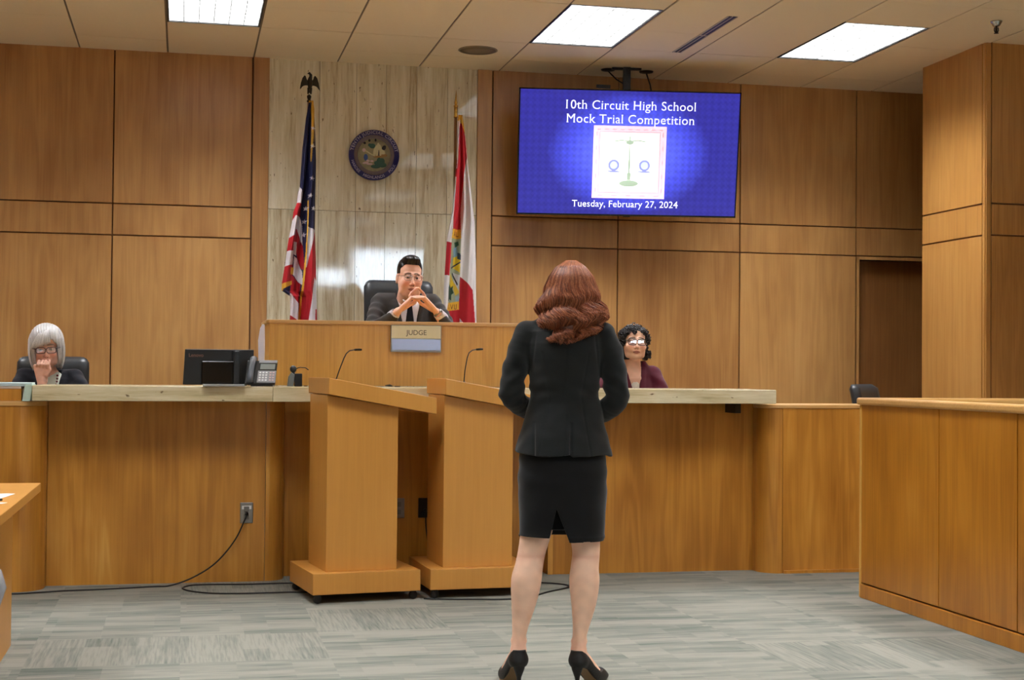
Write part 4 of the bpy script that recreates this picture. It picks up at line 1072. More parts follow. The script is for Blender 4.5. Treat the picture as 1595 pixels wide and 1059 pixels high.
# ------------------------------------------------------------------ clerk
HC = (-.79, 9.0, 1.292)
ck = thing('person', 'woman with silver bob and dark glasses resting her chin on her fist at the left', 'person', HC)
def build_clerk(root):
    HR = rotm(rx=9, ry=-3, rz=3); hc = (0,0,.014)
    def body(P):
        d = head_sdf(inhead(P, hc, HR, .96), w=.97, jaw=.95)*.96
        d = smin(d, cap(P, (.0,.045,-.07), (.01,.075,-.17), .046, .052), .02)
        d = smin(d, loft(P, [-.55,-.35,-.18,-.13], .01, .09, [.13,.14,.13,.06], [.08,.085,.06,.04]), .03)
        wr = (-.010,-.125,-.180); kn = (-.022,-.115,-.098)
        d = smin(d, chain(P, [(-.125,.08,-.165),(-.140,-.01,-.245),(-.09,-.11,-.315),(-.02,-.135,-.275),wr], [.04,.038,.034,.030,.025], .02), .01)
        fl = []
        for k in range(4):
            k0 = (-.040+.019*k, -.125, -.094-.003*k)
            fl.append([k0, (k0[0]+.006,-.138,-.086), (k0[0]+.012,-.128,-.066-.0*k), (k0[0]+.014,-.108,-.078)])
        d = smin(d, hand_sdf(P, wr, kn, (1,0,-.1), fl, [(.012,-.13,-.15),(.030,-.125,-.118),(.026,-.118,-.094)], fr=.0082), .008)
        # other arm resting forward
        d = smin(d, chain(P, [(.150,.08,-.170),(.195,-.01,-.255),(.188,-.10,-.315),(.09,-.15,-.31)], [.038,.034,.030,.026], .02), .01)
        return d
    tint = lambda V: face_tint(V, hc, HR, (230,180,158), (176,96,90), (150,130,120), .96, iris=(60,60,70), blush=.6)
    sdf_obj('body', body, (-.24,-.22,-.58), (.27,.22,.14), .0036, M['skin'], root, tint, smooth=1)
    HM = hairmat('silver_hair', (186,184,184), (224,222,222), (244,242,242), .35)
    def cover(Q):   # bob outline
        z = Q[...,2]
        d = elp(Q, (0,.022,.045), (.096,.108,.098))
        d = smin(d, loft(Q, [-.125,-.10,-.06,0,.05], 0, [.045,.04,.035,.03,.03], [.080,.092,.101,.101,.09], [.060,.075,.092,.10,.10], 2.2), .02)
        return d
    def hair(P):
        Q = inhead(P, hc, HR); x, y, z = Q[...,0], Q[...,1], Q[...,2]
        d = cover(Q)
        hl = .062-.55*np.clip(.045-x, 0, .12)+.25*np.clip(x-.045, 0, 1)*-2
        hl = np.where(x > .03, .060-(x-.03)*1.2, .060-(.03-x)*.42)
        face = np.maximum(np.maximum(np.abs(x+.001)-.0625, y+.030), z-hl)
        d = smax(d, -face, .006)
        d = smax(d, -np.maximum(cap(Q, (0,.03,-.13), (0,.03,-.05), .06), z+.05), .01)
        return d-.0012*np.sin(x*420+z*30)
    hb = sdf_obj('hair', hair, (-.13,-.13,-.15), (.13,.16,.17), .0032, HM, root)
    m = MB(); rnd = random.Random(3); Rv = Matrix(HR.tolist())
    for i in range(360):
        ph = rnd.uniform(-.15, 1.15)*PI      # around the back and sides; 0 = right ear, pi = left ear
        k = 1.0+.03*rnd.random(); pts = []
        if i % 3 == 0:     # fringe, swept from the parting across the forehead
            u = rnd.random(); x1 = -.086+.112*u; z1 = .060-(.03-x1)*.42-.010+.010*rnd.random()
            for j in range(12):
                t = j/11; x = .030+(x1-.030)*t-.01*math.sin(t*PI); y = .02-.115*math.sin(t*PI/2)+.050*max(0, t-.3)*(abs(x)/.07)*1.2; z = .142-(.142-z1)*t**1.7+.004
                pts.append(Rv @ Vector((x*1.05, y-.006, z)))
            m.tube(pts, [.0016]*11+[.0006], 4); continue
        zend = -.118+.02*rnd.random()
        for j in range(16):
            t = j/15
            if t < .45:
                a = t/.45*PI/2; x = .02*(1-math.sin(a))+.098*k*math.cos(ph)*math.sin(a); y = .025+.108*k*math.sin(ph)*math.sin(a); z = .046+.100*k*math.cos(a)
            else:
                s_ = (t-.45)/.55; q = 1.0+.05*math.sin(s_*PI)-.16*s_**2.5
                x = .098*k*math.cos(ph)*q; y = .027+.104*k*math.sin(ph)*q; z = .046+(zend-.046)*s_
            pts.append(Rv @ Vector((x, y, z)))
        m.tube(pts, [.0018]*15+[.0007], 4)
    o = m.build('hair_lock', HM, hb); o['kind'] = 'stuff'
    glasses(root, hc, HR, flat('dark_red_frame', (46,18,24), .3), half=.030, lw=.0265, lh=.0175, th=.0021, lens_tint=(.86,.78,.95), y=-.098, gloss=.22)
    def blazer(P):
        x, y, z = P[...,0], P[...,1], P[...,2]
        d = loft(P, [-.58,-.40,-.25,-.17,-.135], .015, .085, [.155,.165,.175,.16,.09], [.11,.115,.10,.075,.045], 2.3)
        d = smin(d, cap(P, (-.125,.085,-.155), (.155,.085,-.160), .044), .03)
        sl = chain(P, [(-.130,.08,-.165),(-.142,-.01,-.245),(-.09,-.11,-.315),(-.030,-.135,-.285)], [.056,.052,.048,.042], .02)
        sl = np.minimum(sl, chain(P, [(.160,.08,-.170),(.197,-.01,-.255),(.190,-.10,-.315),(.10,-.15,-.31)], [.056,.052,.048,.04], .02))
        d = smin(d, sl-.003*np.sin((z+x*.6)*80), .02)
        w = np.clip((z+.40)/.26, 0, 1)*.055+.008
        d = smax(d, -np.maximum(np.maximum(np.abs(x-.022)-w, y-.06), -.42-z), .006)
        d = d-.004*np.exp(-((np.abs(x-.022)-w-.014)/.014)**4)*(y < .06)*(z < -.13)
        d = smax(d, -cap(P, (.0,.045,-.07), (.01,.075,-.17), .053, .058), .006)
        return d+.002*wob(P, 34, 2)
    sdf_obj('blazer', blazer, (-.26,-.22,-.60), (.28,.22,-.09), .0055, clothmat('navy_black_cloth', (24,25,34)), root, smooth=1)
    def blouse(P):
        d = loft(P, [-.52,-.35,-.22,-.15,-.128], .018, .07, [.11,.125,.11,.075,.05], [.10,.102,.078,.062,.045], 2.2)
        return np.maximum(d, -cap(P, (.0,.035,-.07), (.01,.06,-.17), .050, .045))
    sdf_obj('blouse', blouse, (-.14,-.08,-.54), (.17,.20,-.10), .005, clothmat('pale_green_blouse', (206,212,200), .8, .05, 60), root, smooth=1)
    m = MB(); pts = [Vector((.018+.045*math.cos(a), -.005-.02*math.sin(-a)*-1-.014, -.150+.105*math.sin(a))) for a in [PI*(1+k/18) for k in range(19)]]
    for k, p in enumerate(pts): m.ell((p.x, -.040+.9*abs(p.x-.018)+(.02 if p.z > -.2 else 0)*.5, p.z), (.0068,.0068,.0068), 8, 6)
    m.build('necklace', flat('dark_red_beads', (90,22,30), .3), root)
    swap_lofted_lower(root, M['blk_suit'], -.72, .09)
build_clerk(ck)
office_chair('black leather chair behind the silver-haired woman', (-.772, 9.22, .15), 0, 1.258-.15, w=.42, h=.50, zseat=.42, tilt=3, arms=False)
# ------------------------------------------------------------------ witness
HW = (2.822, 9.0, 1.383)
wi = thing('person', 'woman with short curly black hair and glasses, maroon blazer, seated behind the worktop', 'person', HW)
def build_witness(root):
    HR = rotm(rx=-2.7, ry=2, rz=-7.5); hc = (0,0,0)
    def body(P):
        d = head_sdf(inhead(P, hc, HR, .97), w=.98, jaw=1.02, full=1.3, chin=.95, top=.104)*.97
        d = smin(d, cap(P, (.0,.04,-.07), (.002,.065,-.19), .050, .058), .02)
        d = smin(d, loft(P, [-.60,-.40,-.23,-.18,-.15], .004, .08, [.12,.13,.12,.08,.045], [.09,.10,.095,.07,.045]), .03)
        for s in (-1, 1):
            wr = (s*.09,-.20,-.40)
            d = smin(d, chain(P, [(s*.145,.08,-.215),(s*.175,.03,-.30),(s*.195,-.03,-.42),(s*.14,-.14,-.41),wr], [.034,.034,.032,.028,.024], .02), .01)
            kn = (s*.05,-.26,-.41); fl = [[(s*.05+(-.03+.02*k)*.2,-.26-.0*k,-.41+.018*(k-1.5)), (s*.02,-.28,-.41+.018*(k-1.5)), (-s*.008,-.27,-.412+.018*(k-1.5))] for k in range(4)]
            d = smin(d, hand_sdf(P, wr, kn, (0,.2,1), fl, [(s*.07,-.22,-.38),(s*.03,-.25,-.365),(s*.005,-.265,-.37)]), .008)
        return d
    tint = lambda V: face_tint(V, hc, HR, (236,190,162), (184,104,98), (50,36,30), .97, iris=(40,26,20), blush=.7)
    sdf_obj('body', body, (-.25,-.32,-.64), (.25,.22,.14), .0036, M['skin'], root, tint, smooth=1)
    HM = hairmat('black_curls', (10,9,10), (22,18,18), (44,36,34), .4)
    def hair(P):
        Q = inhead(P, hc, HR); x, y, z = Q[...,0], Q[...,1], Q[...,2]
        d = elp(Q, (0,.025,.032), (.086,.100,.078))
        d = smin(d, loft(Q, [-.11,-.06,0,.04], -.03, .045, [.055,.07,.07,.06], [.04,.06,.07,.07]), .03)
        face = np.maximum(np.maximum(np.abs(x-.002)-.064, y+.026), z-(.074-.25*np.abs(x)))
        return smax(d, -face, .006)
    hb = sdf_obj('hair', hair, (-.12,-.12,-.14), (.12,.16,.16), .0035, HM, root)
    m = MB(); rnd = random.Random(9); Rv = Matrix(HR.tolist())
    def curl(c, ax, r, L, turns, rad=.0032):
        ax = Vector(ax).normalized(); a = ax.orthogonal().normalized(); b = ax.cross(a); N = int(turns*9)
        ph = rnd.random()*6
        pts = [Rv @ (Vector(c)+ax*L*(k/N-.2)+(a*math.cos(ph+k/N*turns*2*PI)+b*math.sin(ph+k/N*turns*2*PI))*r*(1-.3*k/N)) for k in range(N+1)]
        m.tube(pts, [rad]*N+[rad*.4], 5)
    for i in range(330):
        th = rnd.uniform(0, 2*PI); el = rnd.uniform(-.9, 1.45)
        n = Vector((math.cos(el)*math.cos(th), math.cos(el)*math.sin(th), math.sin(el)))
        c = Vector((n.x*.080, .025+n.y*.094, .034+n.z*(.064 if n.z > 0 else .094)))
        if c.y < -.01 and abs(c.x) < .064 and c.z < .062: continue
        if c.z < -.02 and c.x > .03 and c.y < .02: continue
        curl(c, n+Vector((0,-.2,-.9)), .009+.005*rnd.random(), .045, 2.2)
    for i in range(26): curl((-.055+.03*rnd.random(), -.035+.02*rnd.random(), .072-.02*rnd.random()), (-.7,-.4,-.6), .009, .045, 2)
    for i in range(40):   # left side hangs lower
        curl((-.078-.012*rnd.random(), .01+.05*rnd.random(), -.03-.085*rnd.random()), (0,0,-1), .009, .05, 2.2)
    for i in range(70):   # low bun on the right
        v = Vector((rnd.gauss(0,1), rnd.gauss(0,1), rnd.gauss(0,1))).normalized(); curl(Vector((.085,.055,-.070))+Vector((v.x*.026,v.y*.03,v.z*.024)), v.cross(Vector((0,0,1)))+v*.3, .008, .03, 1.8)
    m.build('hair_curl', HM, hb)['kind'] = 'stuff'
    glasses(root, hc, HR, flat('dark_frame', (26,22,26), .3), half=.031, lw=.0265, lh=.0205, th=.0020, lens_tint=(.84,.84,1.0), y=-.099, gloss=.42, curv=.03)
    def blazer(P):
        x, y, z = P[...,0], P[...,1], P[...,2]
        d = loft(P, [-.62,-.45,-.30,-.21,-.165], .004, .08, [.165,.17,.175,.15,.075], [.12,.125,.115,.08,.05], 2.3)
        d = smin(d, cap(P, (-.13,.08,-.205), (.135,.08,-.205), .050), .035)
        for s in (-1, 1): d = smin(d, cap(P, (s*.070,.06,-.135), (s*.11,.08,-.20), .030, .04), .02)
        for s in (-1, 1):
            sl = chain(P, [(s*.150,.08,-.21),(s*.180,.03,-.30),(s*.20,-.03,-.43),(s*.11,-.17,-.41)], [.058,.055,.052,.04], .02)
            d = smin(d, sl-.003*np.sin((z+s*x*.6)*80), .02)
        w = .026+.030*np.clip((z+.29)/.17, 0, 1)
        d = smax(d, -np.maximum(np.maximum(np.abs(x-.004)-w, y-.07), -.60-z), .005)
        d = d-.005*np.exp(-((np.abs(x-.004)-w-.017)/.017)**4)*(y < .07)*(z < -.16)
        d = smax(d, -cap(P, (.0,.030,-.05), (.002,.06,-.19), .058, .058), .006)
        return d+.002*wob(P, 34, 3)
    sdf_obj('blazer', blazer, (-.27,-.26,-.64), (.27,.24,-.12), .0055, clothmat('maroon_cloth', (84,26,42)), root, smooth=1)
    def top(P):
        z = P[...,2]
        d = loft(P, [-.58,-.40,-.30,-.24], .004, .072, [.075,.075,.070,.06], [.104,.104,.100,.085], 2.2)
        sc = .006*np.abs(np.sin(P[...,0]*150))
        return np.maximum(d, z+.240+.5*np.clip(.032-np.abs(P[...,0]-.004), 0, 1)-sc+.0)
    sdf_obj('lace_top', top, (-.14,-.08,-.60), (.15,.20,-.22), .0035, clothmat('white_lace', (226,222,212), .8, .1, 120), root, smooth=1)
    swap_lofted_lower(root, M['blk_suit'], -.80, .08)
build_witness(wi)
office_chair('black chair mostly hidden behind the curly-haired woman', (2.82, 9.36, .15), 0, 1.10-.15, w=.34, h=.42, zseat=.42, arms=False)
# empty chair by the door
office_chair('empty black chair in front of the door recess, beyond the jury rail', (4.62, 9.27, .0), R(42), 1.130, w=.40, h=.45, zseat=.45, tilt=6, arms=False)
# ================================================================== TELEVISION
def screen_mat():
    t = NT('screen_picture'); tc = t.n('ShaderNodeTexCoord')
    sx = t.n('ShaderNodeSeparateXYZ'); t.l(tc.outputs['Object'], sx.inputs[0])
    X, Z = sx.outputs[0], sx.outputs[2]
    # damask-like lattice
    a = t.math('SINE', t.math('MULTIPLY', t.math('ADD', X, Z), 62.0)); b = t.math('SINE', t.math('MULTIPLY', t.math('SUBTRACT', X, Z), 62.0))
    c2 = t.math('SINE', t.math('MULTIPLY', X, 190.0)); d2 = t.math('SINE', t.math('MULTIPLY', Z, 190.0))
    lat = t.math('MULTIPLY_ADD', t.math('MULTIPLY', a, b), .5, t.math('MULTIPLY', t.math('MULTIPLY', c2, d2), .25))
    nz = t.n('ShaderNodeTexNoise', i_Scale=26.0, i_Detail=4.0); t.l(tc.outputs['Object'], nz.inputs[0])
    lat = t.math('ADD', lat, t.math('MULTIPLY_ADD', nz.outputs[0], 1.0, -.5))
    m = t.math('MULTIPLY_ADD', lat, .26, 1.0)
    # the slide itself is lighter in its middle
    r2 = t.math('ADD', t.math('POWER', t.math('DIVIDE', X, .62), 2.0), t.math('POWER', t.math('DIVIDE', Z, .46), 2.0))
    r2 = t.math('MULTIPLY_ADD', nz.outputs[0], .35, t.math('SUBTRACT', r2, .17))
    col = t.ramp(r2, [(.0, lin((104,118,255))), (.5, lin((70,78,224))), (.95, lin((44,42,152)))])
    mv = t.n('ShaderNodeVectorMath', operation='SCALE'); t.l(col, mv.inputs[0]); t.l(m, mv.inputs['Scale'])
    t.l(mv.outputs[0], t.b.inputs['Emission Color']); t.b.inputs['Emission Strength'].default_value = 1.2
    t.b.inputs['Base Color'].default_value = (.01,.01,.012,1); t.b.inputs['Roughness'].default_value = .22
    return t.m
E_ = lambda n, c, s=1.0: emis(n, c, s)
tv = thing('television', 'large ceiling-hung television showing a blue Mock Trial Competition slide', 'television', (3.174,10.30,2.80), R(-8.19))
W, H = 1.637, .921; TR = Matrix.Rotation(R(10.88), 3, 'X')
def tvb(mb, name, mat, par=tv, **k):
    mb.v = [tuple(TR @ Vector(v)) for v in mb.v]; return mb.build(name, mat, par, **k)
def scr(mb, name, mat, par):      # keeps object space flat for the pattern
    o = mb.build(name, mat, par); o.rotation_euler[0] = R(10.88); return o
m = MB(); b = .009
m.box(-W/2,W/2,0,.045,-H/2,H/2); tvb(m, 'housing', M['black'], bevel=.004)
m = MB(); m.box(-W/2,W/2,-.008,0,H/2-b,H/2); m.box(-W/2,W/2,-.008,0,-H/2,-H/2+b*1.4); m.box(-W/2,-W/2+b,-.008,0,-H/2,H/2); m.box(W/2-b,W/2,-.008,0,-H/2,H/2); m.box(-.025,.025,-.006,.002,-H/2-.006,-H/2)
tvb(m, 'bezel', M['black_gloss'])
m = MB(); m.box(-W/2+b,W/2-b,-.004,0,-H/2+b*1.3,H/2-b); so = scr(m, 'screen', screen_mat(), tv)
WL = emis('slide_white', (236,240,255), 1.0)
m = MB(); k = dict(serif=.03, bold=0)
text_mesh(m, '10th Circuit High School', .091, (.005,-.0046,.318), (1,0,0), (0,0,1), spacing=1.06, **k); m.build('slide_title', WL, so); m = MB()
text_mesh(m, 'Mock Trial Competition', .091, (.005,-.0046,.218), (1,0,0), (0,0,1), spacing=1.06, **k); m.build('slide_title', WL, so); m = MB()
text_mesh(m, 'Tuesday, February 27, 2024', .069, (-.015,-.0046,-.395), (1,0,0), (0,0,1), spacing=1.02, **k)
m.build('slide_date', WL, so)
# framed picture of scales on the slide
cx, cz, w, h = .005, -.065, .54, .53
m = MB(); m.box(cx-w/2,cx+w/2,-.0050,-.0044,cz-h/2,cz+h/2); m.build('slide_picture', E_('slide_frame_pink', (240,206,224)), so)
m = MB(); m.box(cx-w/2+.052,cx+w/2-.052,-.0056,-.0051,cz-h/2+.048,cz+h/2-.052); m.build('slide_picture_ground', E_('slide_ground', (252,254,248)), so)
m = MB(); q = .0062; a0, a1, z0, z1 = cx-w/2+.046, cx+w/2-.046, cz-h/2+.040, cz+h/2-.046
for z in (z0, z1): m.box(a0, a1, -.0060,-.0052, z, z+.006)
for x in (a0, a1): m.box(x-.003, x+.003, -.0060,-.0052, z0, z1)
for k_ in range(9): m.ell((cx-w/2+.04+k_*(w-.08)/8, -.0056, cz+h/2-.026), (.018,.0006,.006)); 
for k_ in range(5):
    for sx in (-1, 1): m.ell((cx+sx*(w/2-.024), -.0056, cz-h/2+.06+k_*(h-.12)/4), (.006,.0006,.02))
    m.ell((cx-w/2+.06+k_*(w-.12)/4, -.0056, cz-h/2+.02), (.024,.0006,.006))
m.build('slide_picture_moulding', E_('slide_frame_dark', (206,172,180)), so)
m = MB(); yq = -.0068
def flatpoly(pts, y=yq): m.prism([(cx+a, cz+b_) for a, b_ in pts], y, y+.0004, axis='y')
flatpoly([(-.003,.13),(.003,.13),(.004,.03),(.009,-.02),(.004,-.06),(.005,-.075),(.014,-.08),(.012,-.13),(-.012,-.13),(-.014,-.08),(-.005,-.075),(-.004,-.06),(-.009,-.02),(-.004,.03)])
m.ell((cx,yq,cz-.155),(.072,.0005,.024),24,8); m.ell((cx,yq,cz+.145),(.028,.0005,.015)); m.ell((cx,yq,cz+.175),(.006,.0005,.018))
flatpoly([(-.118,.150),(-.115,.156),(-.06,.165),(-.015,.158),(0,.166),(.015,.158),(.06,.165),(.115,.156),(.118,.150),(.112,.149),(.06,.158),(.015,.150),(-.015,.150),(-.06,.158),(-.112,.149)])
for s in (-1, 1): flatpoly([(s*.118,.152),(s*.121,.135),(s*.117,.122),(s*.113,.135)])
m.build('slide_scales', E_('slide_green', (160,180,160)), so)
sb_, sc_ = E_('slide_seal_blue', (140,146,214)), E_('slide_seal_pale', (200,214,236))
for s in (-1, 1):
    m = MB(); m.ell((cx+s*.114,-.0066,cz-.022),(.042,.0006,.042),30,8); m.ell((cx+s*.114,-.0062,cz-.068),(.052,.0004,.006)); m.build('slide_seal', sb_, so)
    m = MB(); m.ell((cx+s*.114,-.0074,cz-.022),(.027,.0005,.027),20,8); m.build('slide_seal_centre', sc_, so)
m = MB(); m.box(-.026,.026,.10,.15,.30,.665); m.box(-.11,.11,.12,.155,.645,.660)
pole = m.build('mount_pole', M['black'], tv)
m = MB(); m.box(-.25,.25,.055,.075,-.18,.2); m.box(-.05,.05,.07,.14,.0,.35); tvb(m, 'mount_bracket', M['black'])
m = MB(); m.box(-.048,.048,0.0,.05,0,.026); 
m.v = [tuple(TR @ (Vector(v)+Vector((-.22,-.01,H/2+.002)))+Vector((3.174,10.3,2.80))-Vector((3.0,10.3,3.26))) for v in m.v]
t = tag(m.build('camera_bar', M['black'], None, (3.0,10.3,3.26), 0, bevel=.003), 'small black camera box sitting on top of the television', 'camera')
for lx, lab, cab in ((3.075, 'black ceiling power outlet left of the television pole', 0), (3.375, 'black ceiling cable outlet right of the television pole', 1)):
    t = thing('ceiling_outlet', lab, 'outlet', (lx, 10.52, CEIL-.001), 0, 'ceiling outlets above the television')
    m = MB(); m.lathe([(0,0),(.055,0),(.05,-.008),(.02,-.014),(0,-.014)], seg=20); m.build('plate', M['black'], t)
    m = MB()
    if cab: m.tube([(0,0,-.01),(.012,0,-.045),(.028,-.01,-.10),(.032,-.03,-.16),(.030,-.06,-.22)], .006)
    else: m.tube([(0,0,-.01),(.02,-.01,-.035),(.06,-.02,-.075),(.12,.0,-.10)], .005)
    m.build('cord', M['rubber'], t)
# ================================================================== STATE SEAL
t = thing('state_seal', 'round blue court seal hanging on the stone wall between the flags', 'seal', (1.352,10.775,2.779))
m = MB(); m.lathe([(0,.015),(.187,.015),(.187,-.004),(.181,-.012),(.155,-.013),(0,-.013)], (0,0,0), 56, axis='y'); 
m.v = [(x, y, z) for x, y, z in m.v]; m.build('disc', flat('seal_blue', (44,42,108), .45), t)
m = MB(); m.lathe([(.150,.013),(.150,.016),(.122,.016),(.122,.013)], (0,0,0), 56, axis='y'); m.build('ring', flat('seal_grey_ring', (104,92,96), .5, noise=.2), t)
Uz = (0,0,1); SL = flat('seal_lettering', (172,168,190), .5)
for tx, sz, rr, an, dr_, sp in (('TENTH JUDICIAL CIRCUIT',.034,.157,90,1,1.12),('HARDEE',.030,.176,213,-1,1.0),('HIGHLANDS',.030,.176,270,-1,1.05),('POLK',.030,.176,325,-1,1.05)):
    m = MB(); text_mesh(m, tx, sz, (0,-.0156,0), (1,0,0), Uz, arc=(rr, R(an), dr_), spacing=sp, bold=.0005); m.build('lettering', SL, t)
m = MB(); m.lathe([(.122,.013),(.122,.0165),(0,.0165)], (0,0,0), 56, axis='y'); c = m.build('centre', flat('seal_sage', (150,144,114), .5, noise=.3, nscale=30), t)
def blob(name, rgb, items, y=-.0175):
    b = MB()
    for x, z, rx, rz, rot in items: b.ell((x*1.15, y, z*1.1), (rx*1.2, .003, rz*1.15), 16, 8, rot=Matrix.Rotation(R(rot),3,'Y'))
    b.build(name, flat(name+'_paint', rgb, .5), c)
blob('sails', (196,190,150), [(.020,.035,.010,.048,8),(.038,.030,.012,.042,-6),(.005,.030,.010,.036,14),(.055,.020,.014,.024,-20),(-.045,.02,.03,.004,28),(-.015,.002,.03,.004,25)])
blob('foliage', (44,84,70), [(-.012,.060,.020,.016,0),(-.028,.066,.012,.010,0),(.040,-.060,.040,.020,12),(.010,-.078,.030,.012,0),(.050,-.040,.018,.020,0),(.030,-.034,.012,.018,20)])
blob('figure_blue', (62,92,160), [(-.054,-.018,.013,.022,0)])
blob('figure_pale', (206,180,184), [(-.066,.030,.011,.012,0),(-.040,-.040,.012,.006,10),(-.015,-.042,.011,.006,0),(-.055,-.055,.020,.007,-10),(-.03,-.062,.02,.006,0)])
blob('palm_stars', (40,34,40), [(-.032,.096,.007,.009,0),(.008,.100,.006,.010,0),(-.062,.078,.008,.008,0),(.062,.05,.012,.018,30),(.030,.012,.004,.03,0)], -.0178)
blob('hull', (150,116,64), [(.030,-.010,.035,.007,-4),(.062,.000,.022,.010,0)])
# ================================================================== FLAGS
FY = 10.30
def fpx(x, y):          # flag outlines are written in the drawing grid of the folds and converted to metres
    return (.839+(x-483)*.004667, 3.106-(y-150)*.004532+(x-483)*.00004)
def inpoly(X, Z, poly):
    c = np.zeros(X.shape, bool); n = len(poly)
    for i in range(n):
        x0, z0 = poly[i]; x1, z1 = poly[(i+1) % n]
        m_ = ((z0 > Z) != (z1 > Z)) & (X < (x1-x0)*(Z-z0)/(z1-z0+1e-12)+x0); c ^= m_
    return c
def star(cx, cy, r, rot=0): return [(cx+(r if k % 2 == 0 else r*.42)*math.sin(R(36*k+rot)), cy-(r if k % 2 == 0 else r*.42)*math.cos(R(36*k+rot))) for k in range(10)]
def flag(name, label, base, left, right, regions, folds, finial, bottom, loc):
    t = thing(name, label, 'flag', loc)
    ys = np.arange(left[0][1], bottom, .55); N = 110
    lx = np.interp(ys, [p[1] for p in left], [p[0] for p in left]); rx = np.interp(ys, [p[1] for p in right], [p[0] for p in right])
    U = np.linspace(0, 1, N)[None]; GX = lx[:, None]+(rx-lx)[:, None]*U; GY = np.repeat(ys[:, None], N, 1)
    col = np.tile(np.array(lin(base)), (len(ys), N, 1))
    for c, poly in regions: col[inpoly(GX, GY, poly)] = lin(c)
    wx = (rx-lx)[:, None]
    dep = folds(U, GY)*np.clip(wx/30, .15, 1)
    WX = .839+(GX-483)*.004667; WZ = 3.106-(GY-150)*.004532+(GX-483)*.00004
    V = np.stack([WX-loc[0], FY+dep-loc[1], WZ-loc[2]], -1).reshape(-1, 3); n = len(ys)
    i = np.arange(n-1)[:, None]*N+np.arange(N-1)[None]; F = np.stack([i, i+1, i+N+1, i+N], -1).reshape(-1, 4)
    me = bpy.data.meshes.new('cloth'); me.from_pydata(V.tolist(), [], F.tolist()); me.polygons.foreach_set('use_smooth', [True]*len(me.polygons))
    a = me.color_attributes.new('tint', 'FLOAT_COLOR', 'POINT'); a.data.foreach_set('color', np.concatenate([col.reshape(-1,3), np.ones((n*N,1))], 1).astype(np.float32).ravel())
    me.materials.append(M['flag_cloth']); o = bpy.data.objects.new('cloth', me); COL.objects.link(o); o.parent = t
    sm_ = o.modifiers.new('thickness', 'SOLIDIFY'); sm_.thickness = .012; sm_.offset = 1
    return t
fc = skin_mat('flag_satin', .62); M['flag_cloth'] = fc
RED, WHT, NVY, GLD = (176,28,40), (214,208,214), (28,30,66), (216,164,52)
us_left = [(483.5,157),(481,170),(478,185),(473,230),(469,290),(466,300),(465,316),(460,330),(458,347),(454,370),(451,391),(448,415),(444,441),(444,452),(456,460),(457,480),(456,497),(455,560)]
us_right = [(486,157),(489,170),(491,200),(493,250),(493,300),(493,357),(495,400),(496,440),(497.5,500),(498,560)]
usr = [(WHT,[(468,290),(474,300),(472,317),(464,317)]),(RED,[(464,316),(472,317),(470,337),(463,337),(457,347),(458,328)]),
 (WHT,[(457,346),(463,336),(470,337),(474,351),(475,384),(468,372),(465,356),(462,366),(453,371)]),
 (RED,[(463,357),(466,357),(475,382),(477,420),(473,418),(467,400),(462,377),(461,391),(450,392),(453,371),(462,366)]),
 (WHT,[(461,376),(466,376),(465,397),(461,395)]),(WHT,[(450,391),(461,390),(460,412),(446,416)]),
 (RED,[(447,415),(460,411),(459,436),(443,442)]),(WHT,[(462,398),(467,402),(474,422),(475,442),(473,442),(461,427)]),
 (GLD,[(457,416),(462,416),(461,427),(457,426)]),(RED,[(459,427),(472,441),(470,472),(456,457)]),(WHT,[(456,456),(470,471),(469,497),(466,497),(455,488)]),
 (RED,[(454,488),(467,496),(468,560),(450,560)]),
 (WHT,[(480,353),(492.5,357),(490,372),(480,416),(478,416)]),(RED,[(493,357),(495,362),(497,560),(470,560),(474,470),(478,416),(480,416),(490,372)]),
 (WHT,[(493,430),(500,445),(500,560),(484,560),(484,497)]),(RED,[(495,480),(500,478),(500,560),(494,560)]),
 (GLD,[(442,442),(459,436),(459,442),(446,449),(444,456),(440,456)]),
 (GLD,[(483,157),(487,157),(488.5,185),(486.2,252),(484.4,252),(485.4,185),(484.2,170)]),
 (GLD,[(481,312),(482.4,312),(481.4,350),(480.3,392),(478.6,420),(476,450),(474.5,470),(473.2,500),(472,560),(467,560),(469,500),(471,470),(473.4,450),(476,420),(478.4,390),(480,350)])]
for sx, sy in ((487,278),(484.5,305),(478.6,324),(489.6,324.5),(476.5,344.5),(475.6,365),(487.5,228),(488.5,200)): usr.append((WHT, star(sx, sy, 4.2, 10)))
us = flag('american_flag', 'American flag with gold fringe hanging on a pole topped by an eagle', NVY, us_left, us_right, usr,
     lambda U, Y: -.045*np.sin(U*2*PI*1.5+.5)+.014*np.sin(U*2*PI*4+Y*.02)-.03*np.exp(-((U-.62)/.10)**2), None, 560, (.85,10.375,.42))
m = MB(); bx, bz = -.012, -.42
m.lathe([(0,0),(.13,0),(.13,.02),(.04,.045),(.02,.06),(0,.06)], (bx,0,.001), 24); m.build('stand', M['brass'], us)
m = MB(); m.tube([(bx,0,.05),(bx,0,2.672)], .0125, 10); m.build('pole', M['door_wood'], us)
m = MB(); m.lathe([(.012,2.655),(.018,2.665),(.010,2.675),(.016,2.695),(.014,2.705),(0,2.715)], (bx,0,0), 14)
m.ell((bx+.005,0,2.795), (.019,.017,.046)); m.tube([(bx+.008,0,2.825),(bx+.010,-.004,2.850),(bx-.002,-.012,2.862),(bx-.014,-.018,2.855)], [.013,.0105,.009,.003], 8)
m.tube([(bx-.004,0,2.76),(bx-.008,0,2.715)], [.010,.006], 6); m.tube([(bx+.012,0,2.76),(bx+.012,0,2.715)], [.010,.006], 6); m.prism([(bx-.008,2.765),(bx+.018,2.765),(bx+.020,2.725),(bx-.006,2.725)], .004, .012, axis='y')
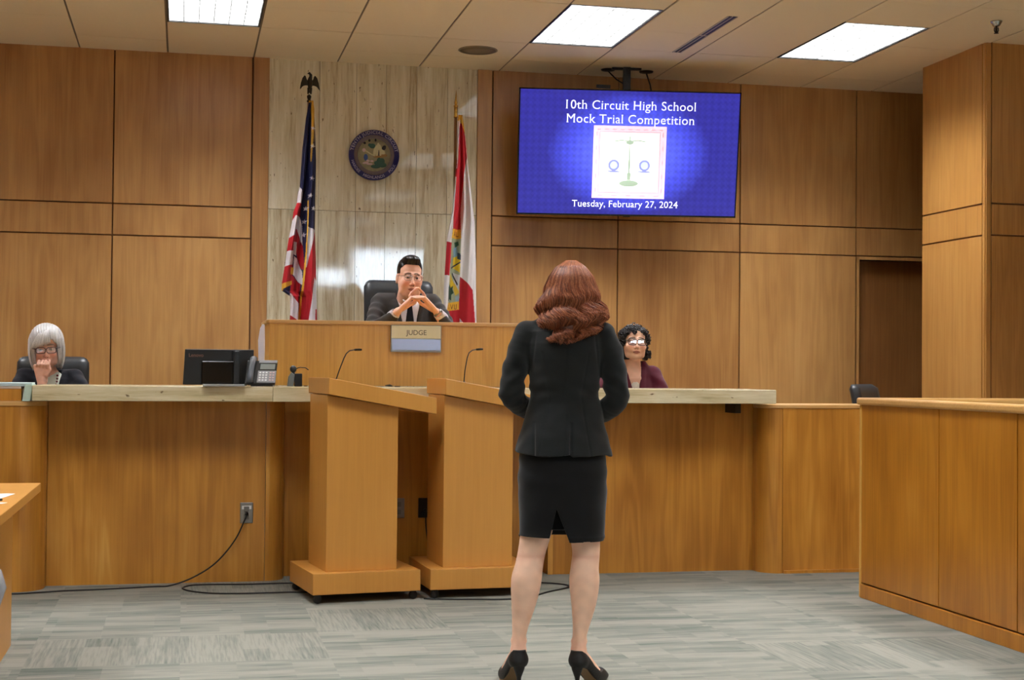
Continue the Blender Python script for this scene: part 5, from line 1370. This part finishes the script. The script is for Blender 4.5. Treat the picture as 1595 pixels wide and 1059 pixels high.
for s in (-1, 1):
    pts = [(bx+.004+s*.012,2.805),(bx+.004+s*.022,2.818),(bx+.004+s*.030,2.842),(bx+.004+s*.038,2.846),(bx+.004+s*.052,2.828),(bx+.004+s*.063,2.792),(bx+.004+s*.070,2.745),(bx+.004+s*.062,2.752),(bx+.004+s*.054,2.764),(bx+.004+s*.044,2.772),(bx+.004+s*.030,2.776),(bx+.004+s*.015,2.776)]
    m.prism(pts, -.004, .006, axis='y')
m.build('eagle_finial', M['bronze'], us, bevel=.0015)
fl_left = [(711.5,170),(709,190),(708.5,240),(705,290),(703,320),(698,345),(693,371),(690,425),(689,440),(688,500),(687,560)]
fl_right = [(715,170),(719,190),(723,225),(727,260),(732,300),(737,340),(739,400),(739.5,450),(741,500),(742,560)]
flr = [(RED,[(711,182),(717,184),(720,205),(723,238),(719,262),(716,320),(715.5,352),(702,352),(703.5,320),(707,260),(709.3,235),(710,200)]),
 (GLD,[(709,168),(716,168),(719,182),(722.5,204),(719.5,200),(715,184),(711,180)]),
 (GLD,[(701.5,351),(715.6,351),(715.6,366),(700,366)]),((150,156,130),[(700,366),(715.6,366),(714.6,470),(696,470)]),
 ((214,180,40),[(705,396),(715,392),(715,420),(704,412)]),((214,180,40),[(699,420),(706,436),(700,462),(697,460)]),((206,176,60),[(704,440),(712,430),(714,452),(708,456)]),
 ((128,158,180),[(704,382),(710,378),(712,392),(706,396)]),((44,60,70),[(711,388),(715.5,390),(715.5,400),(711,398)]),((44,84,60),[(706,372),(712,370),(713,376),(708,380)]),
 ((190,190,196),[(705,420),(714.8,424),(713,448),(706,434)]),((56,50,60),[(702,421),(704,420),(712,438),(711,441)]),((56,50,60),[(700,412),(715,402),(715,404.5),(700,415)]),
 ((30,60,44),[(696,444),(698,438),(701,444),(705,440),(704,446),(706,452),(702,455),(702,464),(698,462),(696,466)]),((140,160,176),[(708,458),(714,456),(714,464),(709,466)]),
 (GLD,[(696,468),(714.8,465),(714.5,478),(693,481)]),
 (RED,[(692.5,371),(700,373),(697,425),(689,424)]),(RED,[(693,481),(714.5,478),(714.5,565),(690,565)]),
 (RED,[(715,426),(719,429),(734,447),(738,500),(739,565),(714,565),(714,490)]),(WHT,[(715.5,492),(722,502),(722,530),(715,530)])]
def glyph_lines(lst, col=(96,50,30), w=.9):
    for x0, y0, x1, y1 in lst:
        L = math.hypot(x1-x0, y1-y0); nx, ny = -(y1-y0)/L*w/2, (x1-x0)/L*w/2
        flr.append((col, [(x0-nx,y0-ny),(x0+nx,y0+ny),(x1+nx,y1+ny),(x1-nx,y1-ny)]))
glyph_lines([(704,362.5,706,355),(706,355,708,362.5),(705,360,707.4,360),(709.6,355,709.6,362.5),(709.6,362.3,712.5,362.3)])
glyph_lines([(701,470,703,477.5),(703,477.5,705,470),(707,470,707,477),(707,477.2,710,477.2),(710,477,710,469.6),(697,471,697,478.5)])
fl = flag('state_flag', 'Florida state flag, red and white with a gold-edged seal, on a brass pole', (212,206,204), fl_left, fl_right, flr,
     lambda U, Y: -.035*np.sin(U*2*PI*1.3+1.2)+.012*np.sin(U*2*PI*3.3+Y*.02)-.025*np.exp(-((U-.52)/.10)**2), None, 560, (1.892,10.375,.42))
m = MB(); m.lathe([(0,0),(.13,0),(.13,.02),(.04,.045),(.02,.06),(0,.06)], (0,0,.001), 24); m.build('stand', M['brass'], fl)
m = MB(); m.tube([(0,0,.05),(0,0,2.625)], .0125, 10); m.build('pole', M['door_wood'], fl)
m = MB(); m.lathe([(.0125,2.595),(.016,2.60),(.013,2.61),(.013,2.672),(.017,2.682),(.009,2.69),(.013,2.705),(.006,2.73),(.0015,2.79),(0,2.80)], (0,0,0), 14); m.build('spear_finial', M['brass'], fl)
# ================================================================== THINGS ON THE WORKTOP
TOP = 1.0975
# monitor seen from behind
t = thing('monitor', 'black computer monitor seen from behind, next to the telephone', 'monitor', (.190,8.30,TOP+.001), R(2))
m = MB(); m.box(-.185,.190,-.016,.012,.004,.200)
m.v = [(x+(.010*(1-(z/.2)) if x < 0 else 0)*-1, y+.03*(z-.1), z) for x, y, z in m.v]; m.build('panel', M['black'], t, bevel=.003)
m = MB(); m.box(-.095,.085,-.034,-.012,.004,.135); m.build('rear_housing', M['black_gloss'], t, bevel=.004)
m = MB(); m.box(.078,.108,-.060,-.015,.0,.192); m.box(-.05,.15,-.085,.07,.0,.006); m.build('stand', flat('monitor_stand_grey', (38,40,42), .35), t, bevel=.004)
m = MB(); text_mesh(m, 'Lenovo', .027, (-.125,-.0172,.158), (1,0,0), (0,.03,1), bold=.0004, depth=0); m.build('logo', flat('logo_bronze', (128,88,74), .4), t)
# flat grey sheets
t = tag(MB().cbox((0,0,.005), (.22,.10,.010)).build('paper_stack', flat('grey_paper', (150,150,148), .8), None, (.212,8.10,TOP)), 'thin stack of grey papers lying in front of the monitor', 'paper')
# desk telephone
t = thing('telephone', 'silver-grey desk telephone with handset, keypad and display on the worktop', 'telephone', (.405,8.135,TOP), R(4))
RT = Matrix.Rotation(R(58), 3, 'X')
def ph(mb, name, mat, par=t, **k):
    mb.v = [tuple(RT @ Vector(v)+Vector((v[1]*.16,-.045,.012))) for v in mb.v]; return mb.build(name, mat, par, **k)
m = MB(); m.box(-.085,.080,0,.150,-.012,.004); bd = ph(m, 'body', M['black'], bevel=.003)
m = MB(); m.box(-.022,.078,.006,.082,.004,.008); m.box(-.022,.078,.132,.150,.003,.009); ph(m, 'face_plate', M['grey_pl'], bevel=.001)
m = MB(); m.box(-.012,.068,.092,.126,.004,.007); ph(m, 'display', flat('display_grey', (142,148,144), .25))
kb = MB()
for r_ in range(4):
    for c_ in range(3): kb.box(-.014+c_*.017,-.003+c_*.017,.016+r_*.016,.025+r_*.016,.008,.0105)
ph(kb, 'keypad', flat('key_white', (224,226,228), .5))
kb = MB()
for r_ in range(4):
    for c_ in range(2): kb.box(.042+c_*.016,.053+c_*.016,.016+r_*.016,.025+r_*.016,.008,.0105)
kb2 = ph(kb, 'function_keys', flat('key_pinkish', (206,180,182), .5))
m = MB(); pts = [(-.058,.000,.022),(-.060,.03,.036),(-.060,.075,.044),(-.057,.12,.038),(-.054,.150,.022)]
m.tube(pts, [.021,.0165,.0155,.0165,.021], 12, flat=.8); ph(m, 'handset', flat('handset_grey', (92,96,102), .3))
m = MB(); m.prism([(-.05,-.02),(.07,-.02),(.09,.05),(-.03,.05)], 0, .10); m.v = [(x, y, z*(.15 if y < .0 else 1)) for x, y, z in m.v]; m.build('stand', M['black'], t)
# wireless headset on its charger
t = thing('headset', 'black wireless headset resting in its charger beside the telephone', 'headset', (.602,8.16,TOP))
m = MB(); m.box(-.005,.036,-.03,.03,0,.072); m.build('charger_base', M['black'], t, bevel=.004)
m = MB(); m.prism([(-.045,.0),(-.012,.0),(-.004,.065),(-.022,.078),(-.038,.055)], -.02, .02, axis='y'); m.build('cradle', flat('cradle_silver', (130,136,134), .3, .5), t, bevel=.004)
m = MB(); m.ell((-.012,0,.096), (.019,.017,.020)); m.tube([(-.010,0,.06),(-.012,0,.10)], .009, 8); m.build('earpiece', flat('earpiece_grey', (46,50,54), .3), t)
m = MB(); m.tube([(.0,0,.098),(.025,0,.106),(.055,0,.104),(.072,0,.092)], [.003,.0028,.0028,.0035], 6); m.build('boom', M['black'], t)
# little black object on the stone between the podiums
m = MB(); m.tube([(-.02,0,.007),(.006,0,.008),(.022,0,.005)], [.002,.0065,.003], 8); tag(m.build('microphone_clip', M['black'], None, (1.14,8.30,TOP)), 'tiny black clip lying on the worktop behind the left podium', 'clip')
# white roll of paper standing against the end of the bench
m = MB(); pf = [(-.019,0),(.010,0),(.014,.20),(.012,.345),(-.001,.348),(-.013,.325),(-.024,.255),(-.020,.12)]
m.prism(pf, -.012, .012, axis='y'); tag(m.build('folded_paper', flat('white_folder', (226,220,232), .7), None, (.430,8.36,TOP), 0, bevel=.003), 'tall folded white papers standing against the left end of the judge bench', 'paper')
# papers at the left end
t = thing('document_tray', 'orange wooden tray under papers at the far left end of the low partition', 'tray', (-1.0,8.24,1.0105))
m = MB(); m.box(-.3,.160,-.08,.2,0,.066); m.build('box', M['front_wood'], t, bevel=.002)
m = MB(); m.box(-.3,.158,-.083,.2,.066,.078); m.build('lid', flat('pinkish_card', (206,182,160), .7), t)
m = MB(); m.cbox((0,0,.009), (.46,.24,.018), rot=Matrix.Rotation(R(2),3,'Z')); tag(m.build('paper_stack', flat('pale_blue_paper', (196,214,214), .8), None, (-1.02,8.27,1.0895), 0, bevel=.002), 'stack of pale bluish papers on top of the orange tray', 'paper')
m = MB(); m.prism([(-.02,.0),(.02,.0),(.034,.075),(.030,.088),(-.006,.088)], -.10, .10, axis='y'); tag(m.build('folder', M['mint'], None, (-.814,8.235,1.0105), 0, bevel=.003), 'pale green folder leaning between the tray and the stone worktop', 'folder')
# ================================================================== OUTLETS AND CABLES
def outlet(label, loc, plate, black=False, sticker=True):
    t = thing('wall_outlet', label, 'outlet', loc, 0, 'power outlets on the counter front')
    m = MB(); m.box(-.036,.036,-.007,0,-.058,.058); m.build('plate', M['black'] if black else M['steel'], t, bevel=.003)
    m = MB()
    for z in (-.022, .022): m.box(-.015,.015,-.010,-.006,z-.014,z+.014)
    m.build('socket', M['black'] if black else flat('socket_grey', (120,118,112), .5), t, bevel=.004)
    if sticker: m = MB(); m.box(-.026,.026,-.0085,-.007,.020,.040); m.build('sticker', M['white'], t)
    return t
outlet('steel power outlet with a white sticker and a cord plugged in, under the telephone', (.354,8.3595,.385), 'steel')
outlet('steel power outlet half hidden behind the left podium', (1.238,8.5395,.384), 'steel', sticker=False)
outlet('black power outlet seen between the two podiums', (1.392,8.5395,.384), 'black', True, False)
def cable(label, pts, r=.0042, name='cable', plug=None, group=None):
    t = thing(name, label, 'cable', pts[0], 0, group); o = Vector(pts[0])
    P_, R_ = resample([Vector(p)-o for p in pts], [r]*len(pts), 6)
    m = MB(); m.tube([tuple(p) for p in P_], list(R_), 6); m.build('cord', M['rubber'], t)
    if plug: m = MB(); a = Vector(plug)-o; m.ell(tuple(a), (.011,.014,.012)); m.build('plug', M['black'], t)
    return t
z = .006
cable('dark cord drooping from the left outlet to the floor and out along the counter', [(.354,8.338,.375),(.340,8.330,.340),(.30,8.335,.25),(.235,8.335,.16),(.16,8.325,.09),(.05,8.27,.035),(-.06,8.225,z),(-.142,8.208,z),(-.30,8.17,z),(-.441,8.14,z),(-.60,8.125,z),(-.72,8.09,z),(-.855,8.06,z),(-1.2,8.03,z)], plug=(.354,8.340,.380))
cable('loop of black cable on the carpet left of the left podium', [(.80,8.20,z),(.579,8.22,z),(.35,8.215,z),(.15,8.235,z),(.063,8.225,z),(.02,8.17,z),(.011,8.10,z),(.06,8.00,z),(.16,7.915,z),(.30,7.885,z),(.45,7.885,z),(.555,7.888,z),(.70,7.87,z),(.95,7.80,z)])
cable('black cord running from the black outlet down behind the right podium', [(1.394,8.50,.36),(1.396,8.495,.28),(1.41,8.49,.18),(1.43,8.47,.09),(1.42,8.42,.02),(1.36,8.36,z),(1.25,8.33,z),(1.12,8.34,z),(1.0,8.36,z)], plug=(1.394,8.515,.372))
cable('black cable curving across the carpet from the right podium past the standing woman', [(1.235,7.56,z),(1.30,7.53,z),(1.45,7.50,z),(1.66,7.47,z),(1.80,7.53,z),(1.93,7.68,z),(2.06,7.80,z),(2.10,7.88,z),(2.06,7.96,z),(1.95,8.03,z),(1.75,8.06,z),(1.6,8.04,z)])
# armchair corner poking in at the lower left
ch = office_chair('grey-edged dark chair whose corner pokes in at the lower left edge', (-.575,3.0,0), R(-4), .815, w=.36, h=.36, zseat=.43, arms=False)
m = MB(); m.tube([(.150,-.02,.50),(.180,-.02,.62),(.215,-.02,.70),(.240,-.02,.775),(.232,-.02,.80),(.205,-.02,.822),(.10,-.02,.826),(-.10,-.02,.826),(-.205,-.02,.822),(-.240,-.02,.79),(-.215,-.02,.70),(-.150,-.02,.50)], .011, 10); m.build('backrest_frame', flat('arm_grey', (150,148,150), .5), ch)
